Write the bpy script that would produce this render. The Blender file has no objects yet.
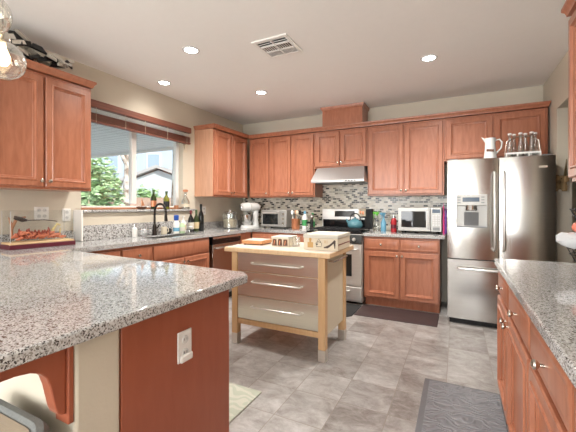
import bpy, bmesh, math, random
from mathutils import Vector, Matrix
random.seed(7)
PI = math.pi
S = bpy.context.scene
C = S.collection

# ---------------------------------------------------------------- camera
cam = bpy.data.objects.new('camera', bpy.data.cameras.new('camera'))
C.objects.link(cam)
cam.location = (0, 0, 1.25)
cam.rotation_euler = (PI/2, 0, math.radians(26.8))
cam.data.sensor_width = 36
cam.data.lens = 335/576*36
cam.data.shift_y = -9.5/576
cam.data.clip_start = 0.02
S.camera = cam

# ---------------------------------------------------------------- world, sun, big lights, exposure
W = bpy.data.worlds.new('world'); S.world = W; W.use_nodes = True
wn = W.node_tree.nodes; wl = W.node_tree.links
sky = wn.new('ShaderNodeTexSky'); sky.sky_type = 'HOSEK_WILKIE'
sky.sun_direction = (0.75, -0.35, 0.6); sky.turbidity = 4.0; sky.ground_albedo = 0.4
wl.new(sky.outputs[0], wn['Background'].inputs[0])
wn['Background'].inputs[1].default_value = 7.0

def light(name, kind, loc, rot, energy, color=(1, 1, 1), **kw):
    d = bpy.data.lights.new(name, kind); d.energy = energy; d.color = color
    for k, v in kw.items(): setattr(d, k, v)
    o = bpy.data.objects.new(name, d); C.objects.link(o)
    o.location = loc; o.rotation_euler = rot
    return o
sun = light('sun', 'SUN', (0, 0, 8), (0, 0, 0), 5.5, (1, 0.96, 0.9), angle=0.02)
sun.rotation_euler = Vector((0.75, -0.35, 0.6)).to_track_quat('Z', 'Y').to_euler()
# added fill panels at unseen room walls
light('fill_panel_left', 'AREA', (-2.2, -3.38, 1.2), (PI/2, 0, 0), 105, (0.95, 0.98, 1),
      shape='RECTANGLE', size=1.6, size_y=2.1)
light('fill_panel_right', 'AREA', (-0.1, -3.38, 1.45), (PI/2, 0, 0), 56, (0.95, 0.98, 1),
      shape='RECTANGLE', size=0.9, size_y=1.5)  # added second panel, kept narrow to streak the refrigerator's reflections
light('fill_panel_side', 'AREA', (-3.25, -1.6, 1.35), (0, -PI/2, 0), 30, (0.95, 0.98, 1),
      shape='RECTANGLE', size=2.0, size_y=1.8)  # added panel by the solid left wall, evens out the fill
S.view_settings.view_transform = 'Standard'
S.view_settings.look = 'None'
S.view_settings.gamma = 1.0
S.view_settings.exposure = 0.30
S.view_settings.use_curve_mapping = False

# ---------------------------------------------------------------- materials
M = {}
def new_mat(name):
    m = bpy.data.materials.new(name); m.use_nodes = True
    nt = m.node_tree; b = nt.nodes['Principled BSDF']
    M[name] = m
    return m, nt, b
def srgb(r, g, b):
    f = lambda c: (c/255/12.92) if c/255 <= 0.04045 else ((c/255+0.055)/1.055)**2.4
    return (f(r), f(g), f(b), 1)
def plain(name, rgb, rough=0.5, metal=0.0, var=0.06, scale=20, bump=0.0, bscale=200, spec=0.5, emit=None, estr=0, coat=0):
    m, nt, b = new_mat(name)
    n = nt.nodes; l = nt.links
    tc = n.new('ShaderNodeTexCoord'); nz = n.new('ShaderNodeTexNoise')
    nz.inputs['Scale'].default_value = scale; nz.inputs['Detail'].default_value = 3
    l.new(tc.outputs['Object'], nz.inputs['Vector'])
    mx = n.new('ShaderNodeMix'); mx.data_type = 'RGBA'
    c = Vector(rgb[:3])
    mx.inputs['A'].default_value = (*[max(0, v*(1-var)) for v in c], 1)
    mx.inputs['B'].default_value = (*[min(1, v*(1+var)) for v in c], 1)
    l.new(nz.outputs['Fac'], mx.inputs['Factor'])
    l.new(mx.outputs['Result'], b.inputs['Base Color'])
    b.inputs['Roughness'].default_value = rough; b.inputs['Metallic'].default_value = metal
    b.inputs['Specular IOR Level'].default_value = spec
    b.inputs['Coat Weight'].default_value = coat
    if bump:
        nb = n.new('ShaderNodeTexNoise'); nb.inputs['Scale'].default_value = bscale
        nb.inputs['Detail'].default_value = 3
        l.new(tc.outputs['Object'], nb.inputs['Vector'])
        bp = n.new('ShaderNodeBump'); bp.inputs['Strength'].default_value = bump; bp.inputs['Distance'].default_value = 0.004
        l.new(nb.outputs['Fac'], bp.inputs['Height']); l.new(bp.outputs['Normal'], b.inputs['Normal'])
    if emit:
        b.inputs['Emission Color'].default_value = emit; b.inputs['Emission Strength'].default_value = estr
    return m
def ramp(nt, stops, const=False):
    r = nt.nodes.new('ShaderNodeValToRGB')
    if const: r.color_ramp.interpolation = 'CONSTANT'
    e = r.color_ramp.elements
    while len(e) < len(stops): e.new(0.5)
    for i, (p, c) in enumerate(stops):
        e[i].position = p; e[i].color = c if len(c) == 4 else (*c, 1)
    return r
def wood(name, dark, lite, rough=0.3, sc=(14, 14, 1.2), coat=0.15, lo=0.3, hi=0.7):
    m, nt, b = new_mat(name); n = nt.nodes; l = nt.links
    tc = n.new('ShaderNodeTexCoord'); mp = n.new('ShaderNodeMapping')
    mp.inputs['Scale'].default_value = sc
    l.new(tc.outputs['Object'], mp.inputs['Vector'])
    nz = n.new('ShaderNodeTexNoise'); nz.inputs['Scale'].default_value = 3; nz.inputs['Detail'].default_value = 6
    nz.inputs['Distortion'].default_value = 0.6
    l.new(mp.outputs[0], nz.inputs['Vector'])
    r = ramp(nt, [(lo, dark), (hi, lite)])
    l.new(nz.outputs['Fac'], r.inputs[0]); l.new(r.outputs[0], b.inputs['Base Color'])
    b.inputs['Roughness'].default_value = rough; b.inputs['Coat Weight'].default_value = coat
    b.inputs['Coat Roughness'].default_value = 0.2
    return m
wood('cherry', srgb(163, 101, 74), srgb(183, 120, 92), 0.29, (9, 9, 1.6))
wood('cherry_panel', srgb(156, 84, 58), srgb(163, 90, 63), 0.42, (9, 9, 2))
wood('cherry_light', srgb(200, 150, 120), srgb(214, 164, 134), 0.4)
wood('blind_wood', srgb(118, 70, 56), srgb(144, 88, 70), 0.45, (1, 1, 20))
wood('birch_wood', srgb(210, 178, 138), srgb(222, 192, 154), 0.42, (20, 2, 2))
wood('leg_wood', srgb(208, 170, 124), srgb(220, 184, 140), 0.42)
wood('board_wood', srgb(176, 116, 68), srgb(206, 150, 98), 0.5, (2, 14, 14))
wood('board_top', srgb(204, 190, 176), srgb(216, 203, 190), 0.5, (2, 14, 14))
plain('wall_paint', srgb(210, 201, 184), 0.75, var=0.02, bump=0.12, bscale=90)
plain('ceiling_paint', srgb(244, 242, 239), 0.7, var=0.015, bump=0.15, bscale=60)
plain('white_paint', srgb(238, 236, 232), 0.45, var=0.02)
plain('white_plastic', srgb(236, 234, 230), 0.35, var=0.02)
plain('white_gloss', srgb(216, 216, 214), 0.15, var=0.02)
plain('cream', srgb(216, 204, 182), 0.6, var=0.03)
plain('nickel', srgb(200, 194, 184), 0.22, 1.0, var=0.03)
plain('chrome', srgb(220, 220, 220), 0.1, 1.0, var=0.02)
plain('bronze', srgb(48, 42, 38), 0.3, 0.7)
plain('black_gloss', srgb(16, 16, 18), 0.08)
plain('black_matte', srgb(24, 24, 25), 0.6)
plain('iron', srgb(28, 28, 30), 0.55)
plain('dark_glass', srgb(20, 22, 24), 0.05)
plain('oven_glass', srgb(30, 32, 34), 0.04)
plain('grey_plastic', srgb(120, 122, 124), 0.4)
plain('light_grey', srgb(190, 190, 190), 0.35)
plain('display_blue', srgb(40, 60, 80), 0.2)
plain('copper', srgb(200, 132, 96), 0.3, 0.6)
plain('teal', srgb(90, 138, 150), 0.18, var=0.05)
plain('green_bottle', srgb(46, 58, 26), 0.08, var=0.2)
plain('olive_bottle', srgb(116, 118, 44), 0.08, var=0.25)
plain('black_bottle', srgb(20, 22, 22), 0.07)
plain('foil_red', srgb(110, 22, 34), 0.35)
plain('foil_green', srgb(60, 84, 44), 0.4)
plain('label_white', srgb(206, 202, 190), 0.7)
plain('label_green', srgb(60, 146, 84), 0.5)
plain('label_tan', srgb(196, 178, 140), 0.7)
plain('blue', srgb(34, 84, 176), 0.35)
plain('sky_blue', srgb(110, 168, 196), 0.3)
plain('bright_green', srgb(104, 190, 70), 0.35)
plain('pale_green', srgb(176, 200, 160), 0.3)
plain('red', srgb(170, 30, 38), 0.3)
plain('magenta', srgb(196, 30, 110), 0.45, var=0.15)
plain('purple', srgb(112, 50, 150), 0.45, var=0.15)
plain('maroon', srgb(92, 30, 44), 0.3)
plain('dark_brown', srgb(92, 58, 40), 0.5, var=0.2, scale=60)
plain('dark_red_line', srgb(120, 50, 44), 0.5)
plain('ink', srgb(60, 44, 38), 0.6)
plain('gold_ink', srgb(190, 150, 90), 0.5)
plain('coral', srgb(206, 122, 92), 0.5, var=0.35, scale=40, bump=0.4, bscale=80)
plain('rust_red', srgb(150, 66, 48), 0.55, var=0.4, scale=50, bump=0.4, bscale=80)
plain('sand', srgb(214, 184, 140), 0.8, var=0.1)
plain('terracotta', srgb(176, 122, 88), 0.7, var=0.2)
plain('shard_silver', srgb(200, 194, 182), 0.4, 0.0, var=0.2, scale=10)
plain('shard_black', srgb(26, 25, 25), 0.4)
plain('chair_grey', srgb(120, 122, 120), 0.85, var=0.25, scale=120, bump=0.3, bscale=300)
plain('chair_tan', srgb(140, 124, 104), 0.7, var=0.2, scale=12, bump=0.3, bscale=30)
plain('dried_flower', srgb(150, 122, 84), 0.8, var=0.35, scale=60)
plain('dried_leaf', srgb(110, 92, 58), 0.8, var=0.3, scale=60)
plain('peach', srgb(226, 130, 110), 0.5, var=0.15)
plain('straw', srgb(214, 196, 140), 0.7, var=0.15)
plain('cloth_white', srgb(210, 212, 214), 0.8, var=0.03)
plain('rubber_mat_brown', srgb(66, 50, 50), 0.6, var=0.15, scale=60, bump=0.3, bscale=120)
plain('mat_black', srgb(34, 36, 38), 0.6, var=0.1)
plain('mat_border', srgb(104, 104, 108), 0.55, var=0.1)
plain('stucco_blue', srgb(170, 184, 198), 0.9, var=0.03)
plain('stucco_white', srgb(190, 194, 197), 0.9, var=0.03)
plain('roof_tile', srgb(172, 168, 166), 0.9, var=0.1)
plain('house_glass', srgb(150, 166, 182), 0.1)
plain('fence_wood', srgb(176, 146, 128), 0.85, var=0.12, scale=6)
plain('ground', srgb(210, 205, 196), 0.9, var=0.15, scale=3)
plain('leaf_green', srgb(184, 208, 164), 0.6, var=0.3, scale=6)
plain('leaf_pale', srgb(176, 204, 144), 0.6, var=0.3, scale=6)
plain('branch', srgb(100, 84, 66), 0.9)
plain('bulb', srgb(255, 230, 190), 0.3, emit=(1, 0.82, 0.55, 1), estr=5)
plain('downlight', (1, 1, 1), 0.3, emit=(1, 0.97, 0.92, 1), estr=14)
plain('vent_dark', srgb(24, 22, 20), 0.8)

def thin_glass(name, tint=(1, 1, 1), gloss=0.08, edge=0.5, blend=0.25, rough=0.03):
    m = bpy.data.materials.new(name); m.use_nodes = True; M[name] = m
    nt = m.node_tree; n = nt.nodes; l = nt.links
    n.remove(n['Principled BSDF'])
    t = n.new('ShaderNodeBsdfTransparent'); t.inputs[0].default_value = (*tint, 1)
    g = n.new('ShaderNodeBsdfGlossy'); g.inputs['Roughness'].default_value = rough
    lw = n.new('ShaderNodeLayerWeight'); lw.inputs[0].default_value = blend
    mr = n.new('ShaderNodeMapRange'); mr.inputs['To Min'].default_value = gloss; mr.inputs['To Max'].default_value = edge
    l.new(lw.outputs['Facing'], mr.inputs['Value'])
    mx = n.new('ShaderNodeMixShader')
    l.new(mr.outputs[0], mx.inputs[0]); l.new(t.outputs[0], mx.inputs[1]); l.new(g.outputs[0], mx.inputs[2])
    l.new(mx.outputs[0], n['Material Output'].inputs[0])
thin_glass('window_glass', (0.97, 0.985, 0.98), 0.04, 0.25)
thin_glass('clear_glass', (0.95, 0.965, 0.96), 0.12, 0.75, 0.35, 0.06)
thin_glass('globe_glass', (0.90, 0.87, 0.80), 0.08, 1.0, 0.45, 0.12)
thin_glass('acrylic', (0.985, 0.99, 0.99), 0.03, 0.2)

def steel(name, rgb=(0.62, 0.61, 0.59), rough=0.3, aniso=0.75, horiz=True):
    m, nt, b = new_mat(name); n = nt.nodes; l = nt.links
    tc = n.new('ShaderNodeTexCoord'); mp = n.new('ShaderNodeMapping')
    mp.inputs['Scale'].default_value = (2, 2, 220) if horiz else (220, 220, 2)
    l.new(tc.outputs['Object'], mp.inputs['Vector'])
    nz = n.new('ShaderNodeTexNoise'); nz.inputs['Scale'].default_value = 2; nz.inputs['Detail'].default_value = 2
    l.new(mp.outputs[0], nz.inputs['Vector'])
    r = ramp(nt, [(0.3, tuple(v*0.93 for v in rgb)), (0.7, tuple(min(1, v*1.05) for v in rgb))])
    l.new(nz.outputs['Fac'], r.inputs[0]); l.new(r.outputs[0], b.inputs['Base Color'])
    b.inputs['Metallic'].default_value = 1; b.inputs['Roughness'].default_value = rough
    b.inputs['Anisotropic'].default_value = aniso
    t = n.new('ShaderNodeTangent'); t.direction_type = 'RADIAL'; t.axis = 'Z'
    l.new(t.outputs[0], b.inputs['Tangent'])
    return m
steel('steel', (0.46, 0.44, 0.415), 0.2, 0.5)
steel('steel_hood', (0.6, 0.6, 0.6), 0.34, 0.0, False).node_tree.nodes['Principled BSDF'].inputs['Metallic'].default_value = 0.85
steel('steel_bright', (0.64, 0.635, 0.62), 0.26, 0.5)
steel('steel_warm', (0.74, 0.70, 0.64), 0.28, 0.7).node_tree.nodes['Principled BSDF'].inputs['Metallic'].default_value = 0.82
steel('steel_soft', (0.72, 0.71, 0.69), 0.4, 0.0).node_tree.nodes['Principled BSDF'].inputs['Metallic'].default_value = 0.75
plain('silver_paint', srgb(168, 166, 162), 0.35, 0.5, var=0.03)
steel('handle_steel', (0.85, 0.84, 0.82), 0.36, 0.0)

def granite(name, base, mid, dark, rough=0.1, sc=150):
    m, nt, b = new_mat(name); n = nt.nodes; l = nt.links
    tc = n.new('ShaderNodeTexCoord')
    v = n.new('ShaderNodeTexVoronoi'); v.inputs['Scale'].default_value = sc
    l.new(tc.outputs['Object'], v.inputs['Vector'])
    sep = n.new('ShaderNodeSeparateColor'); l.new(v.outputs['Color'], sep.inputs[0])
    r = ramp(nt, [(0.0, dark), (0.13, mid), (0.36, base), (0.62, tuple(min(1, c*1.12) for c in base[:3])), (0.82, tuple(c*0.8 for c in base[:3]))], True)
    nz = n.new('ShaderNodeTexNoise'); nz.inputs['Scale'].default_value = sc*0.35; nz.inputs['Detail'].default_value = 2
    l.new(tc.outputs['Object'], nz.inputs['Vector'])
    ad = n.new('ShaderNodeMath'); ad.operation = 'MULTIPLY_ADD'; ad.inputs[1].default_value = 0.7
    l.new(nz.outputs['Fac'], ad.inputs[0])
    sb = n.new('ShaderNodeMath'); sb.operation = 'SUBTRACT'; sb.inputs[1].default_value = 0.34
    l.new(sep.outputs[0], sb.inputs[0]); l.new(sb.outputs[0], ad.inputs[2])
    l.new(ad.outputs[0], r.inputs[0]); l.new(r.outputs[0], b.inputs['Base Color'])
    b.inputs['Roughness'].default_value = rough
    return m
granite('granite', srgb(200, 201, 201), srgb(152, 148, 144), srgb(74, 70, 68), 0.045, 260)
granite('granite_edge', srgb(194, 193, 190), srgb(140, 133, 127), srgb(56, 52, 50), 0.2, 230)

granite('granite_coarse', srgb(196, 196, 195), srgb(136, 130, 126), srgb(50, 47, 46), 0.2, 150)

# floor tile
m, nt, b = new_mat('floor_tile'); n = nt.nodes; l = nt.links
tc = n.new('ShaderNodeTexCoord'); mp = n.new('ShaderNodeMapping')
mp.inputs['Location'].default_value = (0.0685, 0.07, 0)
l.new(tc.outputs['Object'], mp.inputs['Vector'])
bk = n.new('ShaderNodeTexBrick'); bk.offset = 0; bk.squash = 1
bk.inputs['Scale'].default_value = 1; bk.inputs['Brick Width'].default_value = 0.305; bk.inputs['Row Height'].default_value = 0.305
bk.inputs['Mortar Size'].default_value = 0.0028; bk.inputs['Mortar Smooth'].default_value = 0.3
bk.inputs['Color1'].default_value = (0, 0, 0, 1); bk.inputs['Color2'].default_value = (1, 1, 1, 1)
bk.inputs['Mortar'].default_value = (0.5, 0.5, 0.5, 1)
l.new(mp.outputs[0], bk.inputs['Vector'])
mp2 = n.new('ShaderNodeMapping'); mp2.inputs['Scale'].default_value = (2.6, 3.8, 1)
l.new(tc.outputs['Object'], mp2.inputs['Vector'])
nz = n.new('ShaderNodeTexNoise'); nz.inputs['Scale'].default_value = 2.6; nz.inputs['Detail'].default_value = 11; nz.inputs['Roughness'].default_value = 0.76
nz.noise_dimensions = '4D'; nz.inputs['Distortion'].default_value = 0.5
l.new(mp2.outputs[0], nz.inputs['Vector'])
wm = n.new('ShaderNodeMath'); wm.operation = 'MULTIPLY'; wm.inputs[1].default_value = 30
l.new(bk.outputs['Color'], wm.inputs[0]); l.new(wm.outputs[0], nz.inputs['W'])
ad = n.new('ShaderNodeMath'); ad.operation = 'MULTIPLY_ADD'; ad.inputs[1].default_value = 0.2
l.new(bk.outputs['Color'], ad.inputs[0]); l.new(nz.outputs['Fac'], ad.inputs[2])
r = ramp(nt, [(0.38, srgb(106, 96, 90)), (0.53, srgb(142, 137, 134)), (0.66, srgb(166, 163, 161)), (0.86, srgb(198, 197, 196))])
l.new(ad.outputs[0], r.inputs[0])
mx = n.new('ShaderNodeMix'); mx.data_type = 'RGBA'; mx.inputs['B'].default_value = srgb(142, 134, 126)
l.new(bk.outputs['Fac'], mx.inputs['Factor']); l.new(r.outputs[0], mx.inputs['A']); l.new(mx.outputs['Result'], b.inputs['Base Color'])
b.inputs['Roughness'].default_value = 0.32
bp = n.new('ShaderNodeBump'); bp.inputs['Strength'].default_value = 0.35; bp.inputs['Distance'].default_value = 0.004; bp.invert = True
l.new(bk.outputs['Fac'], bp.inputs['Height']); l.new(bp.outputs['Normal'], b.inputs['Normal'])

# mosaic backsplash
m, nt, b = new_mat('mosaic'); n = nt.nodes; l = nt.links
tc = n.new('ShaderNodeTexCoord'); sx = n.new('ShaderNodeSeparateXYZ'); cx = n.new('ShaderNodeCombineXYZ')
l.new(tc.outputs['Object'], sx.inputs[0]); l.new(sx.outputs['X'], cx.inputs['X']); l.new(sx.outputs['Z'], cx.inputs['Y'])
bk = n.new('ShaderNodeTexBrick'); bk.offset = 0.5
bk.inputs['Scale'].default_value = 1; bk.inputs['Brick Width'].default_value = 0.058; bk.inputs['Row Height'].default_value = 0.0265
bk.inputs['Mortar Size'].default_value = 0.0028; bk.inputs['Color1'].default_value = (0, 0, 0, 1); bk.inputs['Color2'].default_value = (1, 1, 1, 1)
l.new(cx.outputs[0], bk.inputs['Vector'])
r = ramp(nt, [(0, srgb(34, 32, 31)), (0.19, srgb(118, 110, 98)), (0.27, srgb(216, 210, 194)), (0.55, srgb(190, 186, 172)), (0.68, srgb(228, 224, 212)), (0.9, srgb(170, 166, 154))], True)
l.new(bk.outputs['Color'], r.inputs[0])
mx = n.new('ShaderNodeMix'); mx.data_type = 'RGBA'; mx.inputs['B'].default_value = srgb(216, 211, 198)
l.new(bk.outputs['Fac'], mx.inputs['Factor']); l.new(r.outputs[0], mx.inputs['A']); l.new(mx.outputs['Result'], b.inputs['Base Color'])
b.inputs['Roughness'].default_value = 0.22

# embossed mats, bark, patio boards
def emboss(name, c1, c2, sc, rough=0.45, lo=0.44, hi=0.56, bump=0.8):
    m, nt, b = new_mat(name); n = nt.nodes; l = nt.links
    tc = n.new('ShaderNodeTexCoord')
    wv = n.new('ShaderNodeTexWave'); wv.wave_type = 'RINGS'; wv.inputs['Scale'].default_value = sc
    wv.inputs['Distortion'].default_value = 14; wv.inputs['Detail'].default_value = 1.0; wv.inputs['Detail Scale'].default_value = 1.4
    l.new(tc.outputs['Object'], wv.inputs['Vector'])
    r = ramp(nt, [(lo, c1), (hi, c2)])
    l.new(wv.outputs['Fac'], r.inputs[0]); l.new(r.outputs[0], b.inputs['Base Color'])
    b.inputs['Roughness'].default_value = rough
    bp = n.new('ShaderNodeBump'); bp.inputs['Strength'].default_value = bump; bp.inputs['Distance'].default_value = 0.004
    l.new(wv.outputs['Fac'], bp.inputs['Height']); l.new(bp.outputs['Normal'], b.inputs['Normal'])
emboss('mat_emboss', srgb(112, 112, 117), srgb(122, 122, 127), 9, bump=1.0)
emboss('rug_pattern', srgb(200, 201, 188), srgb(184, 191, 175), 5, 0.9, 0.45, 0.55, 0.3)
m, nt, b = new_mat('birch_bark'); n = nt.nodes; l = nt.links
tc = n.new('ShaderNodeTexCoord'); nz = n.new('ShaderNodeTexNoise'); nz.inputs['Scale'].default_value = 3.5; nz.inputs['Detail'].default_value = 5
l.new(tc.outputs['Object'], nz.inputs['Vector'])
r = ramp(nt, [(0.42, srgb(116, 98, 84)), (0.54, srgb(190, 178, 168)), (0.72, srgb(226, 220, 212))])
l.new(nz.outputs['Fac'], r.inputs[0]); l.new(r.outputs[0], b.inputs['Base Color']); b.inputs['Roughness'].default_value = 0.85
m, nt, b = new_mat('patio_board'); n = nt.nodes; l = nt.links
tc = n.new('ShaderNodeTexCoord'); wv = n.new('ShaderNodeTexWave'); wv.bands_direction = 'Y'; wv.inputs['Scale'].default_value = 2.2
l.new(tc.outputs['Object'], wv.inputs['Vector'])
r = ramp(nt, [(0.0, srgb(206, 206, 204)), (0.12, srgb(240, 240, 238))])
l.new(wv.outputs['Fac'], r.inputs[0]); l.new(r.outputs[0], b.inputs['Base Color']); b.inputs['Roughness'].default_value = 0.7

# ---------------------------------------------------------------- mesh builder
class MB:
    def __init__(s): s.bm = bmesh.new(); s.mi = 0
    def face(s, vs):
        try:
            f = s.bm.faces.new(vs); f.material_index = s.mi; return f
        except ValueError: return None
    def v(s, *p): return s.bm.verts.new(p if len(p) == 3 else p[0])
    def box(s, x0, x1, y0, y1, z0, z1):
        v = [s.v(x, y, z) for z in (z0, z1) for y in (y0, y1) for x in (x0, x1)]
        for q in ((0, 2, 3, 1), (4, 5, 7, 6), (0, 1, 5, 4), (2, 6, 7, 3), (0, 4, 6, 2), (1, 3, 7, 5)):
            s.face([v[i] for i in q])
        return s
    def rings(s, rs, cap0=True, cap1=True, closed=False):
        R = [[s.v(p) for p in r] for r in rs]
        k = len(R[0])
        for a, b in zip(R, R[1:] + ([R[0]] if closed else [])):
            for i in range(k):
                j = (i+1) % k
                s.face([a[i], a[j], b[j], b[i]])
        if cap0 and not closed: s.face(list(reversed(R[0])))
        if cap1 and not closed: s.face(R[-1])
        return s
    def lathe(s, prof, c=(0, 0, 0), seg=20, axis='Z', sx=1, sy=1):
        rs = []
        for r, h in prof:
            ring = []
            for i in range(seg):
                a = 2*PI*i/seg; x = max(r, 1e-4)*math.cos(a)*sx; y = max(r, 1e-4)*math.sin(a)*sy
                if axis == 'Z': p = (x, y, h)
                elif axis == 'Y': p = (x, -h, y)      # h grows towards -Y
                else: p = (h, x, y)
                ring.append(Vector(p) + Vector(c))
            rs.append(ring)
        return s.rings(rs)
    def tube(s, pts, r, seg=8, closed=False):
        pts = [Vector(p) for p in pts]; n = len(pts)
        rr = r if isinstance(r, (list, tuple)) else [r]*n
        rs = []; up = None
        for i, p in enumerate(pts):
            if closed: t = (pts[(i+1) % n] - pts[i-1]).normalized()
            else: t = (pts[min(i+1, n-1)] - pts[max(i-1, 0)]).normalized()
            if up is None:
                up = Vector((0, 0, 1)) if abs(t.z) < 0.9 else Vector((0, 1, 0))
            a = t.cross(up)
            if a.length < 1e-5: a = t.orthogonal()
            a.normalize(); b = a.cross(t).normalized(); up = b
            rs.append([p + (a*math.cos(2*PI*k/seg) + b*math.sin(2*PI*k/seg))*rr[i] for k in range(seg)])
        return s.rings(rs, closed=closed)
    def prism(s, poly, axis, a, b):
        def P(u, w, t):
            return {'X': (t, u, w), 'Y': (u, t, w), 'Z': (u, w, t)}[axis]
        return s.rings([[P(u, w, a) for u, w in poly], [P(u, w, b) for u, w in poly]])
    def ball(s, c, r, seg=16, sq=(1, 1, 1)):
        rs = []
        for j in range(1, seg//2):
            th = PI*j/(seg//2)
            rs.append([(c[0]+r*sq[0]*math.sin(th)*math.cos(2*PI*i/seg), c[1]+r*sq[1]*math.sin(th)*math.sin(2*PI*i/seg), c[2]-r*sq[2]*math.cos(th)) for i in range(seg)])
        return s.rings(rs)
    def front(s, x0, x1, z0, z1, prof):
        """nested rectangles facing -Y: prof = (inset, y)"""
        return s.rings([[(x0+i, y, z0+i), (x1-i, y, z0+i), (x1-i, y, z1-i), (x0+i, y, z1-i)] for i, y in prof])

def obj(name, mb, mat, parent=None, bevel=0.0, bseg=2, loc=None, rot=None):
    bm = mb.bm
    bmesh.ops.recalc_face_normals(bm, faces=bm.faces)
    for f in bm.faces: f.smooth = True
    for e in bm.edges:
        if len(e.link_faces) == 2 and e.calc_face_angle(0) > math.radians(38): e.smooth = False
    me = bpy.data.meshes.new(name); bm.to_mesh(me); bm.free()
    for k in (mat if isinstance(mat, (list, tuple)) else [mat]): me.materials.append(M[k])
    o = bpy.data.objects.new(name, me); C.objects.link(o)
    if parent is not None: o.parent = parent
    if loc: o.location = loc
    if rot: o.rotation_euler = rot
    if bevel:
        b = o.modifiers.new('bevel', 'BEVEL'); b.width = bevel; b.segments = bseg; b.limit_method = 'ANGLE'; b.angle_limit = math.radians(40)
    return o
def tag(o, label, cat, group=None):
    o['label'] = label; o['category'] = cat
    if group: o['group'] = group
    return o
def thing(name, label, cat, loc=(0, 0, 0), rz=0, group=None):
    o = bpy.data.objects.new(name, None); C.objects.link(o)
    o.empty_display_size = 0.05; o.location = loc; o.rotation_euler = (0, 0, rz)
    return tag(o, label, cat, group)
def struct(name, mb, mat, **k):
    o = obj(name, mb, mat, **k); o['kind'] = 'structure'; return o
def copy_thing(o, parent=None):
    c = o.copy(); C.objects.link(c)
    if parent: c.parent = parent
    for ch in list(o.children): copy_thing(ch, c)
    return c
def box(*a): return MB().box(*a)

# ---------------------------------------------------------------- setting
XL, XR, YB, YN, ZC = -3.33, 0.9, 4.85, -3.4, 2.67
struct('floor', box(XL-0.15, XR+1.6, YN-0.15, YB+0.15, -0.1, 0), 'floor_tile')
struct('ceiling', box(XL-0.15, XR+1.6, YN-0.15, YB+0.15, ZC, ZC+0.12), 'ceiling_paint')
WY0, WY1, WZ0, WZ1 = 2.04, 3.42, 1.2365, 2.31
w = MB()
w.box(XL-0.15, XL, YN, WY0, 0, ZC); w.box(XL-0.15, XL, WY1, YB, 0, ZC)
w.box(XL-0.15, XL, WY0, WY1, 0, WZ0-0.02); w.box(XL-0.15, XL, WY0, WY1, WZ1, ZC)
struct('wall_left', w, 'wall_paint')
struct('wall_back', box(XL-0.15, XR+1.6, YB, YB+0.15, 0, ZC), 'wall_paint')
w = MB()
w.box(XR, XR+0.12, YN, 3.3, 0, ZC); w.box(XR, XR+0.12, 4.25, YB, 0, ZC); w.box(XR, XR+0.12, 3.3, 4.25, 2.24, ZC)
struct('wall_right', w, 'wall_paint')
struct('wall_hallway', box(XR+1.5, XR+1.6, 2.0, YB, 0, ZC), 'wall_paint')
struct('wall_hall_near', box(XR+0.12, XR+1.5, 2.0, 2.1, 0, ZC), 'wall_paint')
w = MB()
w.box(XL, XR, YN-0.15, YN, 0, ZC)
struct('wall_front', w, 'wall_paint')
struct('wall_peninsula', box(XL, -0.98, 0.583, 0.73, 0, 0.875), 'wall_paint', bevel=0.012, bseg=3)
struct('wall_ledge', box(XL, -3.235, 1.99, 3.52, 0.9, 1.19), 'wall_paint', bevel=0.006)
w = MB(); w.box(-3.318, -3.305, YN, 0.58, 0, 0.1)
struct('baseboard_left', box(XL, XL+0.014, YN, 0.58, 0, 0.1), 'white_paint', bevel=0.004)
struct('baseboard_right', box(XR-0.014, XR, YN, 0.3, 0, 0.1), 'white_paint', bevel=0.004)
struct('baseboard_peninsula', box(XL+0.02, -0.99, 0.569, 0.583, 0, 0.1), 'white_paint', bevel=0.004)
# mosaic on the back wall
w = MB(); w.box(-3.31, -1.85, YB-0.012, YB, 0.93, 1.40); w.box(-1.85, -1.07, YB-0.012, YB, 0.85, 1.83); w.box(-1.07, -0.1, YB-0.012, YB, 0.93, 1.40)
struct('trim_1', w, 'mosaic')
# window
wd = bpy.data.objects.new('window_1', None); C.objects.link(wd); wd.location = (-3.43, WY0, WZ0); wd['kind'] = 'structure'
f = MB(); H = WZ1-WZ0; L = WY1-WY0
f.box(-0.03, 0.03, 0, 0.045, 0, H); f.box(-0.03, 0.03, L-0.045, L, 0, H)
f.box(-0.03, 0.03, 0.045, L-0.045, 0, 0.02); f.box(-0.03, 0.03, 0.045, L-0.045, H-0.045, H)
f.box(-0.025, 0.032, 0.635, 0.70, 0.045, H-0.045)
obj('window_frame', f, 'white_paint', wd, bevel=0.004)
g = MB(); g.box(-0.004, 0.0, 0.045, 0.635, 0.02, H-0.045); obj('pane', g, 'window_glass', wd)
g = MB(); g.box(-0.004, 0.0, 0.70, L-0.045, 0.02, H-0.045); obj('pane', g, 'window_glass', wd)
g = MB(); g.box(-0.01, 0.1, -0.06, L+0.05, -0.019, 0.0); obj('window_sill', g, 'terracotta', wd, bevel=0.004)
struct('ledge_end_lit', box(XL, -3.213, 1.972, 1.9895, 0.916, 1.215), 'white_paint', bevel=0.004)  # white post paints in the light that falls on the ledge's end face
tag(obj('granite_window_ledge', box(-3.329, -3.20, 1.991, 3.53, 1.191, 1.2155), 'granite_coarse', bevel=0.004), 'long speckled granite ledge running under the kitchen window', 'ledge')

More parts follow.
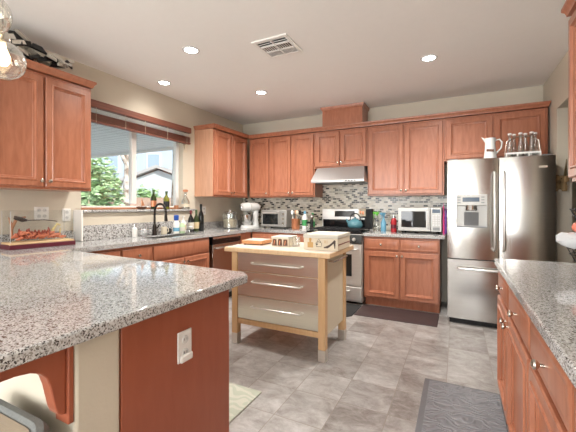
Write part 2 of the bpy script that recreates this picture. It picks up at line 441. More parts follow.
# ---------------------------------------------------------------- outside
U = Vector((math.cos(math.radians(26.8)), math.sin(math.radians(26.8)), 0)); Wd = Vector((-math.sin(math.radians(26.8)), math.cos(math.radians(26.8)), 0))
def out(a, d, z=0): return tuple(U*a + Wd*d + Vector((0, 0, z)))
yaw = math.radians(26.8)
struct('ground', box(-60, -3.6, -25, 50, -0.25, -0.15), 'ground')
pc = thing('patio_cover', 'white boarded patio roof seen through the kitchen window', 'patio cover', (-3.5, 5.3, 0))
obj('soffit', box(-9, -0.01, -6, -0.05, 2.52, 2.58), 'patio_board', pc)
obj('fascia', box(-9, -0.01, -0.05, 0, 2.46, 2.64), 'white_paint', pc)
obj('post', box(-8.9, -8.76, -0.2, -0.06, -0.15, 2.52), 'white_paint', pc)
obj('recessed_light', MB().lathe([(0.06, 2.512), (0.06, 2.519)], (-3.1, -1.6, 0), 16), 'downlight', pc)
hs = thing('neighbour_house', 'pale blue two storey house with grey roofs beyond the fence', 'house', out(-13, 26, -0.15), yaw)
obj('wall', box(-14, 9, 0, 8, 0, 7.0), 'stucco_blue', hs)
obj('roof', MB().prism([(-1, 7.0), (9, 7.0), (4, 9.6)], 'X', -14.8, 9.8), 'roof_tile', hs)
for x in (-1.05, 2.15):
    wf = obj('window', MB().box(x-0.1, x+1.0, -0.08, 0, 4.0, 5.55), 'white_paint', hs, loc=(0, 0, 0))
    obj('pane', box(x, x+0.9, -0.1, -0.06, 4.1, 5.45), 'house_glass', wf)
gar = obj('garage', MB().prism([(0.6, 0), (5.6, 0), (5.6, 3.0), (3.1, 3.9), (0.6, 3.0)], 'Y', -3, 0), 'stucco_white', hs, loc=(1.0, 0, 0))
gr = MB()
gr.prism([(0.2, 2.95), (3.1, 4.02), (3.1, 4.22), (0.1, 3.12)], 'Y', -3.4, 0); gr.prism([(3.1, 4.02), (6.0, 2.95), (6.1, 3.12), (3.1, 4.22)], 'Y', -3.4, 0)
obj('gable_roof', gr, 'roof_tile', hs, loc=(1.0, 0, 0))
obj('porch_roof', MB().prism([(-1.4, 2.75), (0, 2.75), (0, 3.4)], 'X', -9, 0.2), 'roof_tile', hs)
fn = thing('garden_fence', 'weathered pinkish board fence along the far side of the yard', 'fence', out(-16, 17.5, -0.15), yaw)
fb = MB()
x = 0.0
while x < 22:
    fb.box(x, x+0.135, 0, 0.02, 0, 1.86+random.uniform(-0.02, 0.02)); x += 0.142
obj('fence_boards', fb, 'fence_wood', fn)
for z in (0.4, 1.5): obj('rail', box(0, 22, 0.02, 0.06, z, z+0.09), 'fence_wood', fn)
def tree(name, label, cat, a, d, h, r, n, leaf, squash=1.0, zc=None, lsz=0.11):
    t = thing(name, label, cat, out(a, d, -0.15))
    b = MB()
    for k in range(5):
        an = 2*PI*k/5
        b.tube([(0, 0, 0), (0.1*r*math.cos(an), 0.1*r*math.sin(an), h*0.45), (0.5*r*math.cos(an), 0.5*r*math.sin(an), h*0.85)], [0.06, 0.045, 0.015], 6)
    obj('stem', b, 'branch', t)
    fo = MB(); zc = zc or h*0.58
    for k in range(n):
        while True:
            p = Vector((random.uniform(-1, 1), random.uniform(-1, 1), random.uniform(-1, 1)))
            if 0.35 < p.length < 1: break
        lump = 1 + 0.18*math.sin(7*p.x+3*p.z)*math.cos(6*p.y)
        c = Vector((p.x*r*lump, p.y*r*lump, zc + p.z*(h-zc)*lump*squash))
        q = Matrix.Rotation(random.uniform(0, 6.28), 3, 'Z') @ Matrix.Rotation(random.uniform(-1, 1), 3, 'X')
        s_ = lsz*random.uniform(0.7, 1.4)
        fo.face([fo.v(c + q @ Vector(v)) for v in ((-s_, 0, 0), (0, -s_*0.5, 0.02), (s_, 0, 0), (0, s_*0.5, 0.02))])
    obj('foliage', fo, leaf, t)
    return t
tree('leafy_tree', 'round green leafy tree outside at left side of the window', 'tree', -7.1, 11.6, 3.25, 1.15, 4600, 'leaf_green')
tree('garden_shrub', 'low pale green shrub outside in front of the garage gable', 'shrub', -8.35, 19.5, 2.55, 0.95, 1500, 'leaf_pale')
for a, d, lab in ((-7.02, 14.6, 'pale peeling tree trunk outside just left of window mullion'), (-4.24, 12.6, 'pale peeling tree trunk outside at right edge of the window')):
    t = thing('tree_trunk', lab, 'tree', out(a, d, -0.15), 0.3*a, 'pale trunks in the yard')
    b = MB(); b.tube([(0, 0, 0), (0.03, 0.02, 1.5), (-0.02, 0.04, 3.2), (0.06, -0.03, 5.2)], [0.2, 0.155, 0.135, 0.11], 12)
    obj('trunk', b, 'birch_bark', t)
    b = MB(); b.tube([(-0.02, 0.04, 3.1), (0.5, 0.2, 4.3), (0.8, 0.3, 5.4)], [0.09, 0.07, 0.04], 8); b.tube([(0, 0.03, 3.6), (-0.5, 0.1, 4.6), (-0.7, 0.2, 5.5)], [0.08, 0.05, 0.03], 8)
    obj('branches', b, 'birch_bark', t)

# ---------------------------------------------------------------- cabinets
DOOR = [(0, 0), (0, -0.016), (0.006, -0.022), (0.046, -0.022), (0.050, -0.028), (0.058, -0.028), (0.064, -0.014), (0.072, -0.012), (0.077, -0.004), (0.084, -0.004)]
DRAWER = [(0, 0), (0, -0.013), (0.006, -0.017), (0.016, -0.0195), (0.022, -0.0175), (0.03, -0.0195)]
SLAB = [(0, 0), (0, -0.013), (0.014, -0.02)]
def knob(parent, x, z, y=-0.02):
    obj('knob', MB().lathe([(0.006, 0), (0.0055, 0.012), (0.012, 0.018), (0.0155, 0.024), (0.0145, 0.030), (0.006, 0.034)], (x, y, z), 14, 'Y'), 'nickel', parent)
def cabinet(name, label, loc, rz, w, d, z0, z1, fronts, crown=None, toe=False, mat='cherry', group=None, end=None, rail=True):
    """local front faces -Y; fronts: (kind, x0, x1, z0, z1, knob x, knob z)"""
    t = thing(name, label, 'cabinet', (loc[0], loc[1], z0), rz, group)
    b = MB(); h = z1-z0
    if toe:
        b.box(0, w, 0, d, 0.105, h); b.box(0.005, w-0.005, 0.065, d, 0.0, 0.105)
    else: b.box(0, w, 0, d, 0, h)
    obj('body', b, mat, t, bevel=0.002)
    for k, x0, x1, a0, a1, kx, kz in fronts:
        m = MB().front(x0, x1, a0-z0, a1-z0, {'door': DOOR, 'drawer': DRAWER, 'slab': SLAB}[k])
        for vtx in m.bm.verts: vtx.co.y -= 0.0008
        o = obj('door' if k == 'door' else 'drawer_front', m, 'cherry', t)
        if kx is not None: knob(o, kx, kz-z0)
    if crown:
        c0, l, r = crown
        e = [(0.0, 0), (0.004, 0), (0.006, 0.01), (0.012, 0.026), (0.022, 0.036), (0.025, 0.042), (0.025, 0.056)]
        obj('crown_moulding', MB().rings([[(-i*l, -i-0.021, c0-z0+z), (w+i*r, -i-0.021, c0-z0+z), (w+i*r, d, c0-z0+z), (-i*l, d, c0-z0+z)] for i, z in e]), 'cherry', t)
    if end:
        obj('end_panel', box(-0.004 if end == 'L' else w, 0 if end == 'L' else w+0.004, 0.0, d, 0, h), 'cherry_light', t)
    return t
UB, UT = 1.39, 2.325
def pair(x0, x1, z0, z1, low=True, gap=0.016):
    m = (x0+x1)/2; kz = z0+0.045 if low else z1-0.045
    return [('door', x0, m-gap/2, z0, z1, m-0.03, kz), ('door', m+gap/2, x1, z0, z1, m+0.03, kz)]
# wall cabinets
cabinet('wall_cabinet', 'cherry wall cabinet left of the window, above the display case', (-3.0, 1.135), PI/2, 0.795, 0.328, UB, UT, pair(0.016, 0.779, 1.41, 2.30), (UT+0.006, 1, 1))
cabinet('wall_cabinet', 'cherry corner wall cabinet right of the window with pale side panel', (-3.0, 3.65), PI/2, 0.848, 0.328, UB, UT, pair(0.016, 0.785, 1.41, 2.30), (UT+0.006, 1, 0), end='L')
cabinet('wall_cabinet', 'narrow single door cherry wall cabinet in the back corner over the stand mixer', (-2.975, 4.52), 0, 0.37, 0.315, UB, UT, [('door', 0.02, 0.362, 1.41, 2.30, 0.33, 1.455)], (UT+0.006, 0, 0))
cabinet('wall_cabinet', 'two door cherry wall cabinet over the toaster oven, left of range hood', (-2.604, 4.52), 0, 0.759, 0.315, UB, UT, pair(0.016, 0.743, 1.41, 2.30), (UT+0.006, 0, 0))
cabinet('wall_cabinet', 'short two door cherry wall cabinet directly above the range hood', (-1.844, 4.52), 0, 0.763, 0.315, 1.80, UT, pair(0.016, 0.747, 1.82, 2.30), (UT+0.006, 0, 0))
cabinet('wall_cabinet', 'two door cherry wall cabinet above the microwave', (-1.08, 4.52), 0, 0.938, 0.315, UB, UT, pair(0.016, 0.922, 1.41, 2.30), (UT+0.006, 0, 0))
cabinet('wall_cabinet', 'short wide cherry wall cabinet above the refrigerator', (-0.141, 4.52), 0, 1.02, 0.328, 1.80, UT, pair(0.02, 1.0, 1.82, 2.30), (UT+0.006, 0, 1))
cabinet('wall_cabinet', 'cherry wall cabinet at right edge of photo over the granite counter', (0.582, 2.42), -PI/2, 0.9, 0.316, UB, UT, pair(0.016, 0.884, 1.41, 2.30), (UT+0.006, 1, 1))
vb = MB(); vb.box(-1.735, -1.153, 4.53, 4.848, 2.386, 2.60)
t = thing('vent_cover_box', 'cherry box above the hood cabinets reaching up to the ceiling', 'vent cover', (-1.444, 4.53, 2.386))
obj('box_body', box(-0.29, 0.29, 0, 0.318, 0, 0.275), 'cherry', t, bevel=0.002)
obj('crown_moulding', MB().rings([[(-0.29-i, -i, z), (0.29+i, -i, z), (0.29+i, 0.318, z), (-0.29-i, 0.318, z)] for i, z in ((0, 0.235), (0.006, 0.235), (0.02, 0.262), (0.024, 0.282))]), 'cherry', t)
# base cabinets
CT = 0.915; IT = 0.9158; BT = 0.873
def base(label, loc, rz, w, kind, d=0.56, toe=True, mirror=False, kx=None):
    fr = []; m = w/2
    if kind == 'dd':      # one drawer over one door
        fr = [('drawer', 0.012, w-0.012, 0.715, 0.85, m, 0.78), ('door', 0.012, w-0.012, 0.125, 0.695, (w-0.045 if not mirror else 0.045), 0.65)]
    if kind == '2d2':     # two drawers over two doors
        fr = [('drawer', 0.012, m-0.006, 0.715, 0.85, m/2, 0.78), ('drawer', m+0.006, w-0.012, 0.715, 0.85, m*1.5, 0.78)] + pair(0.012, w-0.012, 0.125, 0.695, False, 0.012)
    if kind == 'sink':
        fr = [('slab', 0.012, w-0.012, 0.715, 0.85, None, None)] + pair(0.012, w-0.012, 0.125, 0.695, False, 0.008)
    if kind == 'blank': fr = []
    return cabinet('base_cabinet', label, loc, rz, w, d, 0.0, BT, fr, toe=toe)
XF = -2.75
base('cherry base cabinet at inner corner between peninsula and window counter', (XF, 1.52), PI/2, 0.52, 'dd', 0.575)
base('narrow cherry drawer base cabinet between the corner unit and sink cabinet', (XF, 2.042), PI/2, 0.355, 'dd', 0.575)
sc = cabinet('sink_cabinet', 'wide two door cherry sink cabinet under the window', (XF, 2.399), PI/2, 0.868, 0.575, 0.0, 0.69, pair(0.012, 0.856, 0.125, 0.68, False, 0.008), toe=True)
m = MB().front(0.012, 0.856, 0.70, 0.85, SLAB); obj('false_front', m, 'cherry', sc)
sr = MB(); sr.box(0, 0.868, 0.0, 0.018, 0.69, BT); sr.box(0, 0.018, 0.018, 0.575, 0.69, BT); sr.box(0.85, 0.868, 0.018, 0.575, 0.69, BT); obj('upper_frame', sr, 'cherry', sc)
base('plain cherry corner base cabinet between the dishwasher and back run', (XF, 3.93), PI/2, 0.30, 'blank', 0.575)
base('cherry base cabinet in the back corner, left half of the run before the range', (-2.74, 4.235), 0, 0.44, 'dd', 0.58)
base('cherry base cabinet immediately left of the steel range', (-2.298, 4.235), 0, 0.455, 'dd', 0.58)
base('cherry base cabinet with two drawers and two doors below the microwave', (-1.06, 4.235), 0, 0.88, '2d2', 0.58)
pn = cabinet('peninsula_cabinet', 'cherry peninsula cabinet with outlet on its plain end panel', (-0.981, 1.312), PI, 1.74, 0.579, 0.0, BT, pair(0.012, 0.86, 0.125, 0.695, False) + pair(0.87, 1.72, 0.125, 0.695, False) + [('drawer', 0.012, 0.86, 0.715, 0.85, 0.43, 0.78), ('drawer', 0.87, 1.72, 0.715, 0.85, 1.29, 0.78)], toe=False, mat='cherry_panel')
RB = (2.50, 2.03, 1.47, 0.97, 0.42)
labs = ['cherry base cabinet at far end of right counter, nearest the refrigerator', 'second cherry base cabinet along right counter counting from the refrigerator', 'third cherry base cabinet along right counter counting from the refrigerator', 'cherry base cabinet on the right side nearest the camera, mostly cut off']
for i in range(4):
    base(labs[i], (0.25, RB[i]), -PI/2, RB[i]-RB[i+1]-0.002, 'dd', 0.645, mirror=(i in (1, 3)))

# ---------------------------------------------------------------- counters
ct = thing('granite_countertop', 'long grey granite countertop covering peninsula and window wall counter', 'countertop', (-2.7, 1.4, 0.875))
def slab_poly(mb, poly, z0, z1): return mb.prism(poly, 'Z', z0, z1)
ox, oy = -2.7, 1.4
P = lambda pts: [(x-ox, y-oy) for x, y in pts]
obj('peninsula_top', MB().prism(P([(-3.328, 0.22), (-0.915, 0.22), (-0.915, 1.375), (-0.975, 1.435), (-2.72, 1.55), (-3.328, 1.55)]), 'Z', 0, 0.04), 'granite', ct, bevel=0.008, bseg=3)
wt = MB()
SX0, SX1, SY0, SY1 = -3.10, -2.80, 2.47, 3.2
for x0, x1, y0, y1 in ((-3.328, -2.72, 1.551, SY0), (-3.328, SX0, SY0, SY1), (SX1, -2.72, SY0, SY1), (-3.328, -2.72, SY1, 4.205), (-3.328, -1.842, 4.205, 4.836)):
    wt.box(x0-ox, x1-ox, y0-oy, y1-oy, 0, 0.04)
bmesh.ops.remove_doubles(wt.bm, verts=wt.bm.verts, dist=1e-5)
obj('window_counter_top', wt, 'granite', ct)
bsp = MB(); bsp.box(-3.234-ox, -3.218-ox, 1.992-oy, 3.52-oy, 0.0402, 0.19); bsp.box(-3.328-ox, -3.312-ox, 3.53-oy, 4.835-oy, 0.0402, 0.145); bsp.box(-3.328-ox, -3.312-ox, 0.75-oy, 1.968-oy, 0.0402, 0.145)
obj('backsplash_strip', bsp, 'granite_coarse', ct, bevel=0.003)
tag(obj('granite_countertop', box(-1.068, -0.125, 4.205, 4.836, 0.875, CT), 'granite', bevel=0.006, bseg=3), 'short grey granite countertop between range and refrigerator', 'countertop')
tag(obj('granite_countertop', box(0.215, 0.898, 0.35, 2.545, 0.875, CT), 'granite', bevel=0.006, bseg=3), 'grey granite countertop at right edge in front of the refrigerator', 'countertop')

# corbel
cb = thing('corbel_bracket', 'carved cherry corbel holding up the peninsula overhang', 'bracket', (-1.015, 0.583, 0.6))
prof = [(-0.017, 0.274), (-0.27, 0.274), (-0.27, 0.222), (-0.14, 0.22), (-0.106, 0.214), (-0.082, 0.202), (-0.067, 0.183), (-0.058, 0.155), (-0.051, 0.12), (-0.045, 0.09), (-0.038, 0.07), (-0.028, 0.062), (-0.017, 0.06)]
obj('scroll', MB().prism(prof, 'X', -0.022, 0.022), 'cherry_panel', cb, bevel=0.003)
obj('back_plate', box(-0.032, 0.032, -0.0165, -0.0005, 0.03, 0.274), 'cherry_panel', cb, bevel=0.003)
# outlets
def outlet(name, label, loc, rz, w=0.076, h=0.122, n=1, plug=False):
    t = thing(name, label, 'outlet', loc, rz, None)
    obj('plate', box(-w/2, w/2, -0.006, 0, -h/2, h/2), 'white_plastic', t, bevel=0.003)
    for i in range(n):
        x = (i-(n-1)/2)*0.046
        for z in (0.026, -0.026):
            if plug and z < 0: continue
            o = obj('socket', MB().lathe([(0.016, 0), (0.016, 0.003)], (x, -0.006, z), 16, 'Y'), 'white_gloss', t)
            s_ = MB(); s_.box(x-0.008, x-0.005, -0.0098, -0.009, z-0.003, z+0.006); s_.box(x+0.005, x+0.008, -0.0098, -0.009, z-0.003, z+0.006)
            obj('slot', s_, 'grey_plastic', o)
    return t
outlet('wall_outlet', 'white outlet plate on the cherry peninsula end panel', (-0.98, 1.013, 0.692), PI/2)
tag(obj('night_light', box(-0.9735, -0.960, 0.98, 1.046, 0.632, 0.662), 'white_plastic', bevel=0.008), 'white plug-in night light in the lower socket of peninsula outlet', 'night light')
outlet('wall_outlet', 'white double outlet plate on wall behind left of display case', (XL+0.001, 1.685, 1.19), PI/2, 0.118, 0.115, 2)
outlet('wall_outlet', 'single white outlet plate on wall behind right end of display case', (XL+0.001, 1.90, 1.17), PI/2)
outlet('wall_outlet', 'white outlet plate on wall between wine bottles and glass canister', (XL+0.001, 3.84, 1.19), PI/2)

# ---------------------------------------------------------------- appliances
# refrigerator
fr = thing('refrigerator', 'stainless french door refrigerator with bottom freezer at right of back wall', 'refrigerator', (-0.095, 4.07, 0))
FW = 0.935
obj('body', box(0.01, FW-0.01, 0, 0.70, 0.03, 1.735), 'grey_plastic', fr, bevel=0.004)
def fdoor(name, x0, x1, z0, z1, cut=None):
    m = MB()
    def pr(x0, x1):
        k = 16; pts = []
        for i in range(k+1):
            x = x0+(x1-x0)*i/k; q = x if name == 'freezer_drawer' else (x*1.0 if x <= 0.473 else x-0.476); wdt = FW if name == 'freezer_drawer' else 0.47; pts.append((x, -0.066-0.021*max(0, math.sin(PI*min(1, q/wdt)))**0.8))
        return pts
    if cut is None:
        f = pr(x0, x1); m.prism([(x1, -0.004), (x0, -0.004)] + f, 'Z', z0, z1)
    else:
        c0, c1, d0, d1 = cut
        m.prism([(x1, -0.004), (x0, -0.004)] + pr(x0, x1), 'Z', z0, d0); m.prism([(x1, -0.004), (x0, -0.004)] + pr(x0, x1), 'Z', d1, z1)
        m.prism([(c0, -0.004), (x0, -0.004)] + pr(x0, c0), 'Z', d0, d1); m.prism([(x1, -0.004), (c1, -0.004)] + pr(c1, x1), 'Z', d0, d1)
        bmesh.ops.remove_doubles(m.bm, verts=m.bm.verts, dist=1e-5)
    return obj(name, m, 'steel', fr, bevel=0.003)
CX0, CX1, CZ0, CZ1 = 0.085, 0.37, 1.03, 1.375
ld = fdoor('left_door', 0.0, 0.470, 0.70, 1.745, (CX0, CX1, CZ0, CZ1))
rd = fdoor('right_door', 0.476, FW, 0.70, 1.745)
fz = fdoor('freezer_drawer', 0.0, FW, 0.06, 0.69)
obj('kick_plate', box(0.02, FW-0.02, -0.03, 0, 0.0, 0.058), 'black_matte', fr)
def bar(parent, pts, r=0.011, mat='handle_steel'): return obj('handle', MB().tube(pts, r, 10), mat, parent)
for p, x in ((ld, 0.432), (rd, 0.512)):
    bar(p, [(x, -0.084, 0.80), (x, -0.125, 0.815), (x, -0.138, 0.87), (x, -0.145, 1.2), (x, -0.138, 1.53), (x, -0.125, 1.585), (x, -0.084, 1.60)], 0.0125)
bar(fz, [(0.10, -0.079, 0.60), (0.115, -0.12, 0.60), (0.16, -0.132, 0.60), (0.467, -0.142, 0.60), (0.775, -0.132, 0.60), (0.82, -0.12, 0.60), (0.835, -0.079, 0.60)], 0.0125)
dsp = obj('water_dispenser', MB().box(CX0, CX1, -0.03, -0.005, CZ0, CZ1), 'silver_paint', fr)
obj('control_panel', MB().prism([(-0.03, 1.26), (-0.095, 1.262), (-0.092, 1.375), (-0.03, 1.375)], 'X', CX0, CX1), 'silver_paint', dsp, bevel=0.003)
obj('display', MB().prism([(-0.0948, 1.30), (-0.097, 1.302), (-0.0955, 1.345), (-0.0935, 1.345)], 'X', CX0+0.06, CX1-0.07), 'display_blue', dsp)
for sx in (CX0+0.012, CX1-0.055):
    for k in range(3): obj('button', box(sx, sx+0.03, -0.0965, -0.09, 1.285+0.028*k, 1.297+0.028*k), 'grey_plastic', dsp)
obj('spout', MB().lathe([(0.055, 1.205), (0.06, 1.215), (0.05, 1.262)], (CX0+0.142, -0.055, 0), 20), 'chrome', dsp)
obj('lever', MB().prism([(-0.031, 1.05), (-0.04, 1.05), (-0.06, 1.19), (-0.05, 1.19)], 'X', CX0+0.075, CX1-0.075), 'grey_plastic', dsp)
obj('drip_tray', box(CX0+0.01, CX1-0.01, -0.085, -0.03, CZ0, CZ0+0.012), 'grey_plastic', dsp)
sh = MB(); sh.prism([(-0.031, 1.045), (-0.034, 1.045), (-0.034, 1.255), (-0.031, 1.255)], 'X', CX0+0.02, CX1-0.02); obj('recess_back', sh, 'silver_paint', dsp)
obj('badge', box(0.80, 0.87, -0.086, -0.08, 1.625, 1.645), 'chrome', rd)
obj('hinge_cover', box(0.02, 0.10, -0.06, 0.06, 1.736, 1.755), 'grey_plastic', fr); obj('hinge_cover', box(FW-0.10, FW-0.02, -0.06, 0.06, 1.736, 1.755), 'grey_plastic', fr)

# range
rg = thing('gas_range', 'stainless gas range with black grates beneath the hood', 'range', (-1.832, 4.19, 0))
RW = 0.762
obj('body', box(0, RW, 0.02, 0.625, 0.03, 0.90), 'steel_soft', rg, bevel=0.003)
obj('base', box(0.02, RW-0.02, 0.06, 0.6, 0.0, 0.03), 'black_matte', rg)
od = obj('oven_door', box(0.006, RW-0.006, -0.012, 0.019, 0.24, 0.755), 'steel_soft', rg, bevel=0.006)
obj('oven_window', box(0.13, RW-0.13, -0.0145, -0.0125, 0.36, 0.64), 'oven_glass', od)
bar(od, [(0.05, -0.012, 0.705), (0.06, -0.045, 0.705), (0.1, -0.055, 0.705), (RW-0.1, -0.055, 0.705), (RW-0.06, -0.045, 0.705), (RW-0.05, -0.012, 0.705)], 0.011)
dr = obj('storage_drawer', box(0.006, RW-0.006, -0.012, 0.019, 0.05, 0.225), 'steel_soft', rg, bevel=0.006)
bar(dr, [(0.16, -0.012, 0.175), (0.18, -0.04, 0.17), (RW/2, -0.046, 0.165), (RW-0.18, -0.04, 0.17), (RW-0.16, -0.012, 0.175)], 0.010)
obj('control_strip', MB().prism([(0.019, 0.77), (-0.02, 0.775), (0.0, 0.888), (0.019, 0.888)], 'X', 0, RW), 'black_gloss', rg, bevel=0.003)
for i in range(5):
    kx = 0.10+i*(RW-0.2)/4
    obj('burner_knob', MB().lathe([(0.022, -0.004), (0.022, 0.02), (0.016, 0.03)], (kx, -0.009, 0.83), 16, 'Y'), 'steel_soft', rg)
obj('cooktop', box(0.0, RW, -0.005, 0.585, 0.9, 0.918), 'black_gloss', rg, bevel=0.004)
for i in range(3):
    g = MB(); gx0 = 0.03+i*0.236; gx1 = gx0+0.228
    for y in (0.05, 0.17, 0.30, 0.43, 0.54): g.box(gx0, gx1, y-0.006, y+0.006, 0.94, 0.954)
    for x in (gx0+0.006, (gx0+gx1)/2, gx1-0.006): g.box(x-0.006, x+0.006, 0.044, 0.546, 0.94, 0.954)
    for x in (gx0+0.008, gx1-0.008):
        for y in (0.05, 0.54): g.box(x-0.007, x+0.007, y-0.007, y+0.007, 0.919, 0.94)
    obj('burner_grate', g, 'iron', rg)
for x in (0.145, 0.617):
    for y in (0.17, 0.43): obj('burner', MB().lathe([(0.05, 0.919), (0.05, 0.93), (0.03, 0.936)], (x, y, 0), 18), 'iron', rg)
bg = obj('backguard', MB().prism([(0.586, 0.905), (0.626, 0.905), (0.626, 1.215), (0.60, 1.215), (0.588, 1.05)], 'X', 0.0, RW), 'steel_soft', rg, bevel=0.004)
obj('lower_panel', box(0.02, RW-0.02, 0.580, 0.586, 0.93, 1.06), 'black_gloss', bg)
obj('clock_display', MB().prism([(0.592, 1.10), (0.585, 1.10), (0.592, 1.185), (0.599, 1.185)], 'X', 0.20, 0.50), 'black_gloss', bg)
obj('end_cap', box(0.65, RW, 0.578, 0.60, 0.93, 1.215), 'black_matte', bg)
# hood
hd = thing('range_hood', 'stainless sloped range hood over the gas range', 'range hood', (-1.838, 4.835, 1.58))
obj('canopy', MB().rings([[(0.005+i, y, z), (0.757-i, y, z), (0.757-i, 0, z), (0.005+i, 0, z)] for i, y, z in ((0, -0.50, 0), (0, -0.50, 0.03), (0.035, -0.345, 0.218))]), 'steel_hood', hd, bevel=0.003)
for x in (0.06, 0.40): obj('filter', box(x, x+0.30, -0.44, -0.08, -0.006, -0.0005), 'grey_plastic', hd)
for k in range(4): obj('switch', box(0.5+k*0.04, 0.525+k*0.04, -0.503, -0.5005, 0.008, 0.022), 'black_matte', hd)
# dishwasher
dw = thing('dishwasher', 'stainless dishwasher with dark control strip under the window counter', 'dishwasher', (-2.745, 3.305, 0), PI/2)
obj('body', box(0, 0.61, 0.03, 0.56, 0.1, 0.865), 'black_matte', dw)
obj('toe_kick', box(0.01, 0.60, 0.07, 0.09, 0.0, 0.1), 'black_matte', dw)
ddr = obj('door', box(0.004, 0.606, -0.022, 0.029, 0.105, 0.77), 'steel', dw, bevel=0.004)
obj('control_panel', MB().prism([(0.029, 0.775), (-0.018, 0.775), (-0.022, 0.80), (-0.022, 0.865), (0.029, 0.865)], 'X', 0.004, 0.606), 'black_gloss', dw)
obj('panel_trim', box(0.004, 0.606, -0.026, -0.0225, 0.84, 0.865), 'steel_bright', dw)
bar(ddr, [(0.07, -0.022, 0.72), (0.08, -0.05, 0.72), (0.53, -0.05, 0.72), (0.54, -0.022, 0.72)], 0.008)
# microwave
mw = thing('microwave_oven', 'silver microwave oven on the counter beside the refrigerator', 'microwave', (-0.675, 4.44, IT))
obj('body', box(0, 0.51, 0, 0.36, 0.025, 0.325), 'silver_paint', mw, bevel=0.006)
ft = MB(); [ft.lathe([(0.015, 0.0), (0.013, 0.025)], (x, y, 0), 10) for x in (0.05, 0.46) for y in (0.05, 0.31)]
obj('feet', ft, 'black_matte', mw)
md = obj('door', box(0.003, 0.385, -0.022, -0.0005, 0.028, 0.322), 'silver_paint', mw, bevel=0.006)
obj('door_window', MB().front(0.045, 0.335, 0.075, 0.275, [(0, -0.022), (0, -0.024), (0.008, -0.0245)]), 'oven_glass', md)
bar(md, [(0.362, -0.022, 0.06), (0.362, -0.045, 0.07), (0.362, -0.05, 0.175), (0.362, -0.045, 0.28), (0.362, -0.022, 0.29)], 0.008)
mp_ = obj('control_panel', box(0.39, 0.507, -0.022, -0.0005, 0.028, 0.322), 'silver_paint', mw, bevel=0.004)
obj('display', box(0.405, 0.492, -0.0245, -0.0225, 0.255, 0.30), 'display_blue', mp_)
for i in range(3):
    for j in range(5): obj('button', box(0.408+i*0.03, 0.43+i*0.03, -0.0245, -0.0225, 0.10+j*0.028, 0.12+j*0.028), 'light_grey', mp_)
obj('open_button', box(0.41, 0.487, -0.0245, -0.0225, 0.045, 0.08), 'grey_plastic', mp_)
# toaster oven
to = thing('toaster_oven', 'silver countertop toaster oven beside the stand mixer', 'toaster oven', (-2.72, 4.46, IT))
obj('body', box(0, 0.44, 0, 0.30, 0.022, 0.285), 'silver_paint', to, bevel=0.012)
ft = MB(); [ft.lathe([(0.016, 0.0), (0.014, 0.023)], (x, y, 0), 10) for x in (0.04, 0.40) for y in (0.04, 0.26)]
obj('feet', ft, 'black_matte', to)
td = obj('door', box(0.012, 0.33, -0.014, -0.0005, 0.035, 0.265), 'silver_paint', to, bevel=0.004)
obj('door_window', box(0.04, 0.302, -0.017, -0.0145, 0.065, 0.22), 'oven_glass', td)
bar(td, [(0.04, -0.014, 0.24), (0.045, -0.04, 0.24), (0.295, -0.04, 0.24), (0.30, -0.014, 0.24)], 0.007)
for z in (0.08, 0.15, 0.22): obj('dial', MB().lathe([(0.02, 0), (0.018, 0.018)], (0.385, -0.0005, z), 16, 'Y'), 'nickel', to)
# stand mixer
sm = thing('stand_mixer', 'white stand mixer with steel bowl in the back corner', 'mixer', (-2.95, 4.5, IT), math.radians(-25))
mb = MB()
mb.rings([[(math.cos(a)*0.105*s_, math.sin(a)*0.165*s_, z) for a in [2*PI*i/24 for i in range(24)]] for z, s_ in ((0, 1), (0.025, 1), (0.04, 0.92))])
obj('base', mb, 'white_gloss', sm)
mb = MB(); mb.rings([[(math.cos(a)*rx, 0.1+math.sin(a)*ry, z) for a in [2*PI*i/20 for i in range(20)]] for z, rx, ry in ((0.035, 0.06, 0.055), (0.14, 0.045, 0.042), (0.27, 0.05, 0.05))])
obj('column', mb, 'white_gloss', sm)
mb = MB(); mb.rings([[(math.cos(a)*r_, y, 0.325+math.sin(a)*r_*1.02) for a in [2*PI*i/20 for i in range(20)]] for y, r_ in ((0.175, 0.02), (0.165, 0.05), (0.12, 0.068), (0.0, 0.074), (-0.1, 0.068), (-0.15, 0.055), (-0.165, 0.03))])
obj('motor_head', mb, 'white_gloss', sm)
obj('hub_cap', MB().lathe([(0.028, 0), (0.028, 0.012), (0.02, 0.02)], (0, -0.16, 0.325), 16, 'Y'), 'chrome', sm)
obj('trim_band', MB().tube([(0.0747*math.cos(a), -0.02, 0.325+0.076*math.sin(a)) for a in [2*PI*i/24 for i in range(24)]], 0.004, 6, True), 'chrome', sm)
bw = obj('bowl', MB().lathe([(0.055, 0.042), (0.06, 0.05), (0.088, 0.09), (0.103, 0.15), (0.107, 0.205), (0.11, 0.207), (0.103, 0.206), (0.098, 0.15), (0.08, 0.09), (0.04, 0.06)], (0, -0.06, 0), 24), 'chrome', sm)
obj('bowl_handle', MB().tube([(0.10, -0.09, 0.19), (0.15, -0.11, 0.18), (0.155, -0.11, 0.13), (0.098, -0.09, 0.11)], 0.006, 8), 'chrome', bw)
obj('beater', MB().tube([(0, -0.06, 0.26), (0, -0.06, 0.18), (0.045, -0.06, 0.13), (0, -0.06, 0.085), (-0.045, -0.06, 0.13), (0, -0.06, 0.18)], 0.006, 8), 'light_grey', sm)

